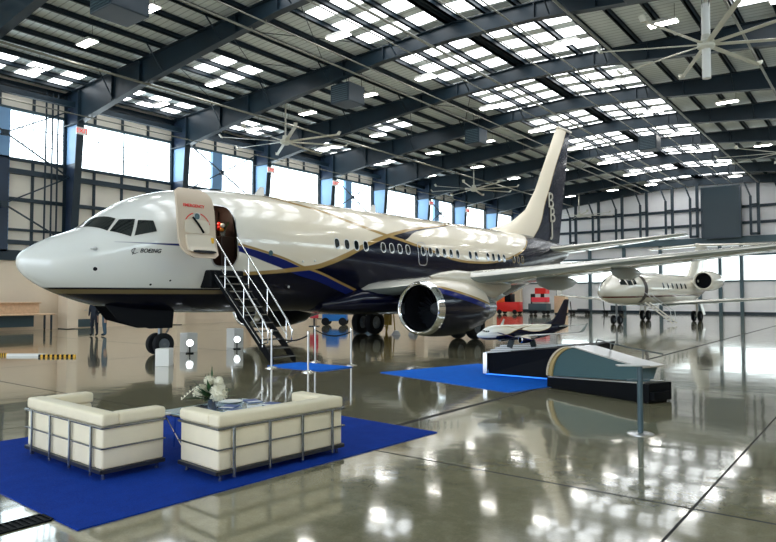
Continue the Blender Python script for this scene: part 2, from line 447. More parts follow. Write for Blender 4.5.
# sprinkler pipes along the hangar, hung below the rafters
for i,(u,r) in enumerate(((-34.2,.035),(-28.75,.06),(-21.1,.05),(-20.2,.035),(-17.6,.03),(-16.4,.06),(-13.6,.03),(-12.2,.035),(-9.8,.06),(-4.4,.06),(.4,.05))):
    z=rb(u)-.14
    near=4. if u<-12 else 16.
    mb=MB().tube([(u,near,z),(u,SE-1.6,z)],r,8)
    for k in range(0,9):
        if SK(k)<SE: mb.box(u-.02,u+.02,SK(k)-.02,SK(k)+.02,z,rb(u)-.03)
    o=mb.build('sprinkler_pipe',M['pipe'],smooth=True)
    tag(o,'long pale pipe hung under the roof frames, %s from the left wall'%ORD[i],'pipe',group='pipes running the length of the roof')
# cross rods bracing in the roof plane
for k in (0,2,5):
    for a,b in ((0,3),(3,6),(6,9),(9,12)):
        z=lambda u:rt(u)-.25
        for p_,q_,dz,w_ in ((a,b,0,'rising away'),(b,a,-.04,'falling away')):
            o=MB().tube([(PURL[p_],SK(k)+.25,z(PURL[p_])+dz),(PURL[q_],SK(k+1)-.25,z(PURL[q_])+dz)],.018,6).build('bracing_rod',M['steel'])
            tag(o,'thin roof rod %s in the %s bay, %s crossing from the left wall'%(w_,ORD[k+1],ORD[a//3]),'bracing',group='crossed rods of the %s bay'%ORD[k+1])
# X bracing on left wall
for i,(k,za,zb) in enumerate(((-1,4.8,8.5),(-1,8.5,12.3),(1,4.8,8.5),(1,8.5,12.3),(3,8.5,12.3),(5,8.5,12.3))):
    mb=MB(); x=UL+.75
    a,b=SK(k)+.1,SK(k+1)-.1
    mb.bar((x,a,za),(x,b,zb),.09,.07); mb.bar((x+.08,a,zb),(x+.08,b,za),.09,.07); mb.box(x-.05,x+.14,(a+b)/2-.15,(a+b)/2+.15,(za+zb)/2-.15,(za+zb)/2+.15)
    tag(mb.build('wall_bracing',M['girt']),'crossed dark steel bracing on the left wall, %s of the set'%ORD[i],'bracing',group='cross bracing on the left wall')
# vertical conduits beside the column left of the nose
for i,s in enumerate((16.75,17.1,17.4)):
    o=MB().tube([(UL+.42,s,4.2),(UL+.42,s,13.2)],.05,8).build('wall_pipe',M['girt'],smooth=True)
    tag(o,'dark vertical pipe on the left wall beside the steel column, %s from the left'%ORD[i],'pipe',group='vertical pipes beside the column')
# ribbed blue sheet at far left
struct(MB().box(UL+.02,UL+.2,12.2,15.0,4.2,12.0).build('trim_%d'%(tn+1),M['blue_ribbed'])); tn+=1
# exit/bay signs
for i,(k,z) in enumerate(((0,11.0),(2,11.0),(3,11.0),(5,11.0),(6,11.0))):
    x=UL+.32+1.56; s=SK(k)
    t=thing('exit_sign',['small illuminated exit sign on the column nearest the jetliner nose','small red and white exit sign below the nearest left ceiling fan','small red and white exit sign on the fourth left column','small red and white exit sign above the jetliner roof stripes','small red and white exit sign left of the distant ceiling fan'][i],'exit sign',(x,s,z),0,'exit signs on the left columns')
    MB().box(0,.12,-.30,.30,-.2,.2).build('housing',M['white'],t)
    o=text_mesh('EXIT',.34,.004,0,'CENTER',M['exit_red'],'lettering'); o.parent=t; o.location=(.125,0,-.11); o.rotation_euler=(PI/2,0,PI/2)
# high bay lights
t0=thing('high_bay_light','x','ceiling light',(0,0,0),0)
c=MB(); c.prism([(-.62,.0),(.62,0),(.5,.12),(-.5,.12)],-.24,.24,'y'); c.box(-.2,.2,-.1,.1,.12,.2)
c.build('housing',M['white_metal'],t0); MB().box(-.56,.56,-.2,.2,-.02,.0).build('lens',M['lamp'],t0)
for sx in (-.45,.45): MB().tube([(sx,0,.12),(sx,0,.75)],.01,5).build('hanger',M['steel'],t0)
first=True
LU=[(-33.1,'outermost left'),(-28.1,'second left'),(-23.3,'third left'),(-19.3,'fourth left'),(-11.4,'fourth right'),(-7.2,'third right'),(-2.7,'second right')]
for k in range(-1,8):
    for u,nm in LU:
        if (u==-23.3 and k%2==0) or (u==-7.2 and k%2==0): continue
        if k==-1 and u>-20: continue
        if k==0 and u>-12: continue
        s=SK(k)+BAY*.5; z=rt(u)-.62
        lab='white rectangular high-bay light in the %s row, %s from the viewer'%(nm,ORD[k+1])
        if first: t0.location=(u,s,z); t0['label']=lab; t0['group']='high-bay lights under the roof'; first=False
        else: dup(t0,(u,s,z),0,lab)
# unit heaters
for i,(u,s,z,w,lab) in enumerate(((-22.1,12.6,12.6,1.5,'dark box heater hung from the roof at top left'),(-22.6,25.9,12.55,1.3,'dark box heater hung from the roof above the open cabin door'),(-21.4,37.5,12.4,1.1,'dark box heater hung from the roof left of the tail fin'),(-6.6,23.2,13.0,1.4,'dark box heater hung from the roof just left of the big near fan'),(-13.0,47.3,12.6,1.2,'dark box heater hung from the roof right of the tail fin tip'),(-2.7,33.0,12.4,1.4,'dark box heater hung from the roof at the far right edge'))):
    t=thing('unit_heater',lab,'heater',(u,s,z),0,'box heaters hung from the roof')
    MB().rbox(-w/2,w/2,-w/2,w/2,-.5,.5,.04,2).build('cabinet',M['girt'],t)
    g=MB()
    for j in range(8): g.box(-w/2-.03,-w/2+.01,-w/2+.1,w/2-.1,-.42+j*.11,-.38+j*.11); g.box(-w/2+.1,w/2-.1,-w/2-.03,-w/2+.01,-.42+j*.11,-.38+j*.11)
    g.build('louvre',M['post_teal'],t)
    for a in (-1,1):
        for b in (-1,1): MB().tube([(a*w*.4,b*w*.4,.5),(a*w*.4,b*w*.4,rt(u)-z+.1)],.015,5).build('hanger_rod',M['steel'],t)
# ceiling fans (large, slow)
def make_fan(label,loc,rot,tube=False,R=3.7):
    zr=rt(loc[0])-loc[2]
    t=thing('ceiling_fan',label,'fan',loc,rot,'large ceiling fans')
    MB().tube([(0,0,.3),(0,0,zr)],.05,10).build('down_rod',M['fan_metal'],t,smooth=True)
    h=MB(); h.lathe([(-.18,.001),(-.18,.2),(-.1,.3),(.1,.3),(.16,.18),(.35,.16),(.35,.001)],20,Matrix.Rotation(-PI/2,4,'Y'))
    h.build('hub',M['fan_metal'],t,smooth=True)
    if tube:
        o=MB().tube([(0,0,-1.25),(0,0,1.5)],.15,16).build('mast_sleeve',M['white_metal'],t,smooth=True)
    for i in range(8):
        a=i*PI/4+.1; Mx=Matrix.Rotation(a,4,'Z')
        b=MB(); sec=[(-.09,0),(-.04,.035),(.03,.03),(.1,-.005),(.03,.0),(-.04,-.005)]
        rows=[]
        for r in (.25,R-.08): rows.append([Mx@Vector((r,y*(1 if r>1 else 1.1),z-y*.15)) for y,z in sec])
        b.grid(rows,closed=True); b.add(rows[1],[tuple(range(6))])
        bl=b.build('blade',M['fan_metal'],t)
        w=MB(); w.prism([(R-.1,-.02),(R+.02,-.02),(R+.14,.16),(R+.08,.18),(R-.04,.04)],-.1,.1,'y',M=Mx); w.build('winglet',M['fan_metal'],bl)
    # guy wires
    for i in range(4):
        a=i*PI/2+.6; MB().tube([(.05*math.cos(a),.05*math.sin(a),.5),(.3*math.cos(a),.3*math.sin(a),zr)],.008,4).build('guy_wire',M['steel'],t)
make_fan('large eight-bladed ceiling fan above the jetliner forward cabin',(-28.1,26.6,11.0),math.radians(4))
make_fan('large eight-bladed ceiling fan just left of the tail fin',(-27.8,48.3,11.0),.2)
make_fan('large pale ceiling fan right of the tail fin, before the back wall',(-27.3,71.0,10.95),.5)
make_fan('nearest ceiling fan at top right with a thick white sleeve through its hub',(-5.0,25.6,11.0),.35,True)
make_fan('large ceiling fan partly cut off by the right edge of the picture',(-5.1,48.0,11.0),.1)

# ---- back wall steel
for i in range(11):
    u=-31.3+3.93*i
    if u>UR: break
    mb=MB(); mb.box(u-.16,u+.16,SE-.35,SE-.05,0,8.0)
    trim(mb,M['post_teal'])
for z0,z1,d in ((3.35,3.5,.12),(6.0,6.2,.14)):
    trim(MB().box(UL+.1,UR-.1,SE-d,SE,z0,z1),M['post_teal'])
trim(MB().box(UL+.1,UR-.1,SE-.7,SE-.02,7.3,7.95),M['post_teal'])
for z in (9.35,11.0):
    trim(MB().box(UL+.1,UR-.1,SE-.2,SE-.02,z-.14,z+.14),M['girt'])
trim(MB().box(-13.62-.16,-13.62+.16,SE-.35,SE-.05,0,7.4),M['post_teal'])
# daylight band of the back wall: one window per gap
for i in range(11):
    a=-35.2+3.93*i+.2; b=a+3.53
    if b>UR: break
    if i<1: continue
    wn+=1
    struct(MB().box(a,b,SE-.06,SE-.03,3.52,5.95).build('window_%d'%wn,M['window_far']))
# U-shaped guide brackets on the back wall
for i,u in enumerate((-28.85,-26.15,-23.5,-20.85,-18.2,-15.75,-10.15,-7.5)):
    mb=MB(); zt=rb(u)+.1
    mb.box(u-.5,u-.28,SE-1.45,SE-1.25,8.0,zt-1.5); mb.box(u+.15,u+.42,SE-1.45,SE-1.2,7.95,zt+.0); mb.box(u-.45,u+.4,SE-1.45,SE-1.25,7.95,8.2); mb.box(u-.45,u+.4,SE-1.45,SE-1.25,10.9,11.1)
    mb.bar((u-.37,SE-1.35,zt-1.6),(u-.9,SE-1.35,zt-.1),.14,.14,up=(0,1,0))
    o=mb.build('door_guide_frame',M['girt']); tag(o,'dark steel door guide frame on the upper back wall, %s from the left'%ORD[i],'guide frame',group='door guide frames on the back wall')
t=thing('equipment_cabinet','large dark teal panel box high on the back wall at right','panel box',(-13.1,SE-1.3,0))
MB().box(-1.7,1.7,-.9,.5,7.8,13.0).build('panel',M['teal_dark'],t)
MB().box(-1.8,1.8,-.98,-.9,7.7,7.9).build('bottom_rail',M['girt'],t); 
for sx in (-1.75,1.75): MB().box(sx-.08,sx+.08,-.98,-.9,7.9,13.0).build('edge_rail',M['girt'],t)
# ---------------------------------------------------------------- jetliner (local x = aft, y = starboard, z up)
ST=[(-.2,2.74,2.74,0.001,2.74),(-.16,2.88,2.60,.15,2.74),(-.05,3.01,2.42,.31,2.72),(.15,3.15,2.25,.49,2.70),(.4,3.31,2.09,.68,2.69),(.8,3.50,1.90,.92,2.72),(1.2,3.66,1.75,1.10,2.80),(1.5,3.82,1.65,1.22,2.86),(1.8,4.05,1.57,1.33,2.92),(2.1,4.29,1.51,1.42,2.98),(2.7,4.66,1.42,1.57,3.08),(3.5,4.97,1.36,1.71,3.18),(4.2,5.14,1.32,1.79,3.25),(5.5,5.32,1.29,1.86,3.32),(7,5.39,1.28,1.88,3.35),(9,5.40,1.28,1.88,3.35),(20,5.40,1.28,1.88,3.35),(22,5.40,1.42,1.84,3.42),(24,5.40,1.78,1.70,3.6),(26,5.38,2.30,1.45,3.85),(28,5.32,2.92,1.12,4.1),(30,5.20,3.55,.76,4.35),(31.5,5.05,4.02,.45,4.5),(32.3,4.90,4.35,.2,4.6)]
def sect(T,a):
    n=len(T)
    if a<=T[0][0]: return T[0][1:]
    if a>=T[-1][0]: return T[-1][1:]
    for i in range(n-1):
        if a<=T[i+1][0]: break
    x0,x1=T[i][0],T[i+1][0]; t=(a-x0)/(x1-x0); out=[]
    for j in range(1,5):
        y0,y1=T[i][j],T[i+1][j]
        d=(y1-y0)/(x1-x0)
        def sl(k):
            if k<=0 or k>=n-1: return d
            a0=(T[k][j]-T[k-1][j])/(T[k][0]-T[k-1][0]); a1=(T[k+1][j]-T[k][j])/(T[k+1][0]-T[k][0])
            return 0 if a0*a1<=0 else 2*a0*a1/(a0+a1)
        m0,m1=sl(i),sl(i+1); h=x1-x0
        out.append((2*t**3-3*t*t+1)*y0+(t**3-2*t*t+t)*h*m0+(-2*t**3+3*t*t)*y1+(t**3-t*t)*h*m1)
    return out
def fpt(T,a,q):   # q angle from +port around: 0 = port side, 90 = top
    zt,zb,w,zm=sect(T,a); c,s=math.cos(q),math.sin(q)
    return Vector((a,-w*c,zm+(s*(zt-zm) if s>0 else s*(zm-zb))))
def ffa(T,a,z,off=0.,side=1):     # surface point by a,z on port(1)/starboard(-1)
    zt,zb,w,zm=sect(T,a)
    k=(z-zm)/((zt-zm) if z>zm else (zm-zb)); k=max(-.9999,min(.9999,k)); q=math.asin(k)
    p=Vector((a,-w*math.cos(q),zm+math.sin(q)*((zt-zm) if k>0 else (zm-zb))))
    if off:
        e=.02; p1=fpt(T,a+e,q)-fpt(T,a-e,q); p2=fpt(T,a,q+e)-fpt(T,a,q-e); nn=p1.cross(p2).normalized()
        if nn.y>0: nn=-nn
        p+=nn*off
    return Vector((p.x,p.y*side,p.z))
def body_mesh(T,name,m,parent,nq=72,da=.25):
    AA=[]; 
    for i in range(len(T)-1):
        x0,x1=T[i][0],T[i+1][0]; k=max(2,int(math.ceil((x1-x0)/da)))
        AA+=[x0+(x1-x0)*j/k for j in range(k)]
    AA.append(T[-1][0])
    rows=[[fpt(T,a,2*PI*j/nq) for j in range(nq)] for a in AA]
    mb=MB(); mb.grid(rows,closed=True); mb.add(rows[-1],[tuple(range(nq))]); mb.add(rows[0],[tuple(range(nq))])
    return mb.build(name,m,parent,smooth='all')

G1=[(0,5.9),(7.0,5.35),(8.5,5.12),(9.96,4.86),(10.6,4.68),(11.1,4.57),(11.8,4.42),(12.66,4.25),(13.5,4.12),(14.4,3.96),(15.4,3.78),(16.4,3.58),(17.57,3.43),(18.9,3.40),(20.1,3.45),(21.5,3.63),(22.6,3.88),(23.86,4.26),(24.8,4.72),(25.4,5.1),(26.0,5.8),(34,6.5)]
G2=[(0,2.4),(5.2,2.45),(5.69,2.51),(6.85,2.61),(8.11,2.75),(8.83,2.85),(9.46,3.03),(10.2,3.29),(11.0,3.62),(11.6,3.85),(12.5,4.14),(13.66,4.44),(14.84,4.68),(17.1,5.01),(20,5.5),(34,6)]
BB=[(0,3.30),(1.8,3.305),(3.5,3.30),(4.5,3.31),(5.4,3.31),(5.9,3.22),(6.5,3.08),(7.39,2.87),(8.1,2.67),(9.07,2.47),(10.2,2.16),(11.6,1.8),(14,1.2),(34,.2)]
def livery():
    t=NT('jetliner_livery'); b=t.b; v,(x,y,z)=t.obj()
    g1=t.curve(x,G1); g2=t.curve(x,G2); bb=t.curve(x,BB)
    e=.012
    def ge(a,b_): return t.step(t.math('SUBTRACT',a,b_),-e,e)     # a>b
    def AND(*q):
        r=q[0]
        for k in q[1:]: r=t.math('MULTIPLY',r,k)
        return r
    OR=lambda a,b_: t.math('MAXIMUM',a,b_)
    NOT=lambda a: t.math('SUBTRACT',1.,a)
    # base: cool white at the nose blending to cream further aft
    nose=t.step(x,3.0,8.0)
    base=t.mix(nose,(.84,.85,.82),(.84,.75,.60))
    lower=t.math('MINIMUM',g1,g2)
    front=NOT(t.step(x,5.15,5.17))
    low=t.math('ADD',t.math('MULTIPLY',front,2.05),t.math('MULTIPLY',NOT(front),lower))
    navy=ge(low,z)
    # wedge under the rising gold band
    wd=t.curve(x,[(0,0),(12.3,0),(12.6,.3),(13.8,.36),(14.6,.16),(15.4,.10),(17,.07),(20,.02),(34,0)])
    wedge=AND(ge(g2,z),ge(z,t.math('SUBTRACT',g2,wd)),t.step(x,12.4,12.6),ge(z,g1))
    navy=OR(navy,wedge)
    c=t.mix(navy,base,(.0035,.0045,.016))
    # blue band with gold edge
    hw=t.curve(x,[(0,0),(1.7,.0),(3.4,.03),(4.5,.055),(5.4,.09),(7,.15),(9,.13),(12,.1),(34,.05)])
    band=AND(ge(z,t.math('SUBTRACT',bb,hw)),ge(t.math('ADD',bb,hw),z),t.step(x,1.8,1.85))
    gb=AND(ge(z,t.math('ADD',bb,hw)),ge(t.math('ADD',t.math('ADD',bb,hw),.075),z),t.step(x,5.3,5.4))
    gold=(.40,.255,.085)
    c=t.mix(band,c,(.008,.016,.13)); c=t.mix(gb,c,gold)
    # rising gold band: between g2-2w and g2 left of crossing, centred
    w2=t.curve(x,[(0,.04),(5.5,.05),(8,.075),(10,.10),(12.5,.075),(15,.05),(17,.03),(20,.01),(34,0)])
    gg2=AND(ge(z,t.math('SUBTRACT',g2,w2)),ge(t.math('ADD',g2,w2),z),t.step(x,5.3,5.4))
    w1=t.curve(x,[(0,.03),(7,.035),(10,.06),(16,.055),(25,.05),(34,.05)])
    gg1=AND(ge(z,t.math('SUBTRACT',g1,w1)),ge(t.math('ADD',g1,w1),z))
    c=t.mix(gg2,c,gold); c=t.mix(gg1,c,gold)
    ch=AND(ge(z,1.88),ge(2.0,z),t.step(x,.5,.6),NOT(t.step(x,5.0,5.4)))
    c=t.mix(ch,c,(.20,.15,.075))
    t.L(c,b.inputs['Base Color']); b.inputs['Roughness'].default_value=.22; b.inputs['Coat Roughness'].default_value=.03
    dk=OR(AND(navy,NOT(gg1)),band)
    t.L(t.math('ADD',t.math('MULTIPLY',NOT(dk),.75),.18),b.inputs['Coat Weight']); t.L(t.math('ADD',t.math('MULTIPLY',NOT(dk),.3),.15),b.inputs['Specular IOR Level'])
    return t.m
M['livery']=livery()
def fin_mat():
    t=NT('tail_fin_livery'); b=t.b; v,(x,y,z)=t.obj()
    ln=t.n('ShaderNodeFloatCurve'); 
    P=[(4.9,26.6),(5.3,27.3),(6.2,28.35),(7.4,29.0),(8.3,29.6),(9.7,30.45),(12.2,32.15),(13,32.6)]
    cv=ln.mapping.curves[0]; Q=[((z_-4.)/9.,(a-24)/10.) for z_,a in P]
    cv.points[0].location=Q[0]; cv.points[1].location=Q[-1]
    for p in Q[1:-1]: cv.points.new(*p)
    ln.mapping.update(); t.L(t.math('DIVIDE',t.math('SUBTRACT',z,4.),9.),ln.inputs['Value'])
    edge=t.math('ADD',t.math('MULTIPLY',ln.outputs[0],10.),24.)
    d=t.math('SUBTRACT',x,edge)
    c=t.mix(t.step(d,-.02,.02),(.84,.75,.60),(.35,.24,.1)); c=t.mix(t.step(d,.06,.08),c,(.004,.006,.02))
    t.L(c,b.inputs['Base Color']); b.inputs['Roughness'].default_value=.25; b.inputs['Coat Weight'].default_value=.12; b.inputs['Specular IOR Level'].default_value=.2
    return t.m
M['finlivery']=fin_mat()
def cowl_mat():
    t=NT('engine_cowl_livery'); b=t.b; v,(x,y,z)=t.obj()
    ln=t.math('SUBTRACT',2.17,t.math('MULTIPLY',t.math('SUBTRACT',x,11.1),.21))
    d=t.math('SUBTRACT',z,ln)
    c=t.mix(t.step(d,-.30,-.28),(.0035,.0045,.016),(.008,.016,.15)); c=t.mix(t.step(d,-.09,-.08),c,(.42,.27,.09)); c=t.mix(t.step(d,.0,.01),c,(.84,.75,.62))
    t.L(c,b.inputs['Base Color']); b.inputs['Roughness'].default_value=.2; b.inputs['Coat Weight'].default_value=.2; b.inputs['Specular IOR Level'].default_value=.3
    return t.m
M['cowl']=cowl_mat()

AF=[(1,0.0),(.9,.012),(.75,.03),(.55,.05),(.35,.06),(.2,.055),(.1,.042),(.04,.028),(.0,.0),(.04,-.02),(.1,-.03),(.2,-.038),(.35,-.042),(.55,-.036),(.75,-.02),(.9,-.008)]
def wing_mesh(secs,side,name,m,parent,tk=1.,vert=False):
    # secs: (l, le, chord, z)  ; vert -> l is height, z = lateral
    rows=[]
    for (l,le,ch,z) in secs:
        r=[]
        for x,y in AF:
            if vert: r.append(Vector((le+x*ch,-(y*ch*tk if True else 0)*1.0+z,l)))
            else: r.append(Vector((le+x*ch,-l*side,z+y*ch*tk)))
        rows.append(r)
    mb=MB(); mb.grid(rows,closed=True); mb.add(rows[0],[tuple(range(len(AF)))]); mb.add(rows[-1],[tuple(range(len(AF)))])
    return mb.build(name,m,parent,smooth=True)
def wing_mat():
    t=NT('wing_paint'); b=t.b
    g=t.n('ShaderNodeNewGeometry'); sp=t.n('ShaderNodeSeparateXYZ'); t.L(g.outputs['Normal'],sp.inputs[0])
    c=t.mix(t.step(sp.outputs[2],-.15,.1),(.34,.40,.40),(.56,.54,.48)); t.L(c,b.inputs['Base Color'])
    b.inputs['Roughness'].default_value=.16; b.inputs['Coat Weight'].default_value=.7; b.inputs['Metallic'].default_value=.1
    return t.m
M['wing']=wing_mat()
AFLIN=[x for x in AF]
WING=[(1.2,11.2,8.2,2.02),(1.9,11.6,7.7,2.08),(2.6,12.0,7.25,2.16),(3.4,12.45,6.8,2.27),(4.83,13.2,6.0,2.47),(5.9,13.95,5.3,2.6),(9,15.65,4.1,2.95),(12,17.25,3.1,3.28),(15,18.9,2.25,3.62),(17.0,20.0,1.7,3.86),(17.45,20.4,1.45,4.0),(17.75,20.95,1.2,4.45),(18.0,21.9,.8,5.6),(18.15,22.4,.55,6.3)]
M['fan_dark']=mat('dark_fan_blade',(.03,.035,.045),.35,metal=.5)
def nacelle(parent,side,l=4.83,a0=10.72,z0=1.38,name_extra=''):
    Mx=Matrix.Translation((a0,-l*side,z0))
    e=MB()
    lip=[(.24,.79),(.14,.79),(.07,.80),(.02,.83),(0,.865),(.02,.90),(.08,.935),(.16,.96),(.26,.98)]
    e.lathe(lip,48,Mx,flat=.94); lipo=e
    cowl=MB(); cowl.lathe([(.26,.98),(.7,1.03),(1.2,1.05),(1.8,1.04),(2.4,.99),(2.9,.91),(3.3,.82),(3.32,.78)],48,Mx,flat=.94)
    root=cowl.build('engine_cowl',M['cowl'],parent,smooth=True)
    lipo.build('inlet_lip',M['chrome'],root,smooth=True)
    inn=MB(); inn.lathe([(.24,.79),(.6,.78),(1.15,.775)],40,Mx); inn.build('inlet_duct',M['blackm'],root,smooth=True)
    nb=24; f0=None
    for i in range(nb):
        q=2*PI*i/nb; R=Matrix.Translation((a0+1.0,-l*side,z0))@Matrix.Rotation(q,4,'X')
        if f0 is None: f0=MB().add([Vector(p) for p in ((0,-.03,.2),(.12,.05,.2),(.16,.10,.77),(-.02,-.07,.77),(0.01,-.02,.2),(.13,.06,.2),(.17,.11,.77),(-.01,-.06,.77))],[(0,1,2,3),(7,6,5,4),(0,3,7,4),(1,5,6,2),(3,2,6,7)]).build('fan_blade',M['fan_dark'],root); bl=f0
        else: bl=f0.copy(); COL.objects.link(bl)
        bl.matrix_local=R
    spn=MB(); spn.lathe([(.72,.001),(.8,.08),(.92,.17),(1.05,.22),(1.1,.22)],24,Mx); spn.build('spinner',M['strut'],root,smooth=True)
    dk=MB(); dk.disc((a0+1.2,-l*side,z0),.8,(1,0,0),32); dk.build('fan_casing',M['blackm'],root)
    core=MB(); core.lathe([(2.6,.72),(3.3,.66),(3.9,.55),(4.4,.44),(4.42,.36),(4.2,.3),(4.6,.22),(5.1,.03)],32,Mx); core.build('exhaust_core',M['tube'],root,smooth=True)
    # pylon
    py=MB(); rows=[]
    for a,w,zb_,zt_ in ((11.4,.05,2.48,2.53),(12.0,.26,2.3,2.66),(12.9,.36,2.0,2.78),(14.2,.34,1.7,2.75),(15.6,.22,1.75,2.5),(16.9,.04,2.15,2.35)):
        r=[]
        for j in range(16):
            q=2*PI*j/16; zz=(zb_+zt_)/2+math.sin(q)*(zt_-zb_)/2; yy=w*(1 if abs(math.cos(q))>.001 else 0)*math.copysign(abs(math.cos(q))**.6,math.cos(q)); r.append(Vector((a,-l*side+yy,zz)))
        rows.append(r)
    py.grid(rows,closed=True); py.build('pylon',M['cream'],root,smooth=True)
    return root
def wheel(parent,a,l,r,w,side=1,name='wheel'):
    Mx=Matrix.Translation((a,-l,r))@Matrix.Rotation(PI/2,4,'Z')
    t=MB(); t.lathe([(-w*.3,r*.52),(-w*.48,r*.6),(-w*.5,r*.8),(-w*.42,r*.94),(-w*.25,r),(w*.25,r),(w*.42,r*.94),(w*.5,r*.8),(w*.48,r*.6),(w*.3,r*.52)],32,Mx)
    o=t.build(name,M['rubber'],parent,smooth=True)
    h=MB(); h.lathe([(-w*.38,.001),(-w*.38,r*.2),(-w*.28,r*.25),(-w*.25,r*.5),(-w*.34,r*.56)],24,Mx); h.lathe([(w*.38,.001),(w*.38,r*.2),(w*.28,r*.25),(w*.25,r*.5),(w*.34,r*.56)],24,Mx)
    h.build('wheel_hub',M['hub'],o,smooth=True)
    return o
def patch(T,poly,off,n=5,side=1,thick=0):
    # quad patch poly corners (a,z) x4 mapped on the skin
    rows=[]
    (a0,z0),(a1,z1),(a2,z2),(a3,z3)=poly
    for i in range(n+1):
        u=i/n; r=[]
        for j in range(n+1):
            v=j/n
            a=(a0*(1-u)+a1*u)*(1-v)+(a3*(1-u)+a2*u)*v; z=(z0*(1-u)+z1*u)*(1-v)+(z3*(1-u)+z2*u)*v
            r.append(ffa(T,a,z,off,side))
        rows.append(r)
    return rows
def oval(T,a,z,ra,rz,off,side=1,n=16,p=2.6):
    c=[]
    for i in range(n):
        q=2*PI*i/n; cx,sz=math.cos(q),math.sin(q)
        c.append(ffa(T,a+ra*math.copysign(abs(cx)**(2/p),cx),z+rz*math.copysign(abs(sz)**(2/p),sz),off,side))
    return c
def ring(T,a,z,ra,rz,t_,off,side=1,n=20,p=2.6):
    i_=oval(T,a,z,ra,rz,off,side,n,p); o_=oval(T,a,z,ra+t_,rz+t_,off,side,n,p)
    mb=MB(); mb.add(i_+o_,[(j,(j+1)%n,n+(j+1)%n,n+j) for j in range(n)]); return mb
def text_on(parent,body,size,pos,ex,ey,m,name,shear=0,ext=.003):
    o=text_mesh(body,size,ext,shear,'LEFT',m,name); o.parent=parent
    ex=Vector(ex).normalized(); ez=ex.cross(Vector(ey)).normalized(); ey=ez.cross(ex)
    o.matrix_local=Matrix.Translation(pos)@Matrix((ex,ey,ez)).transposed().to_4x4(); return o

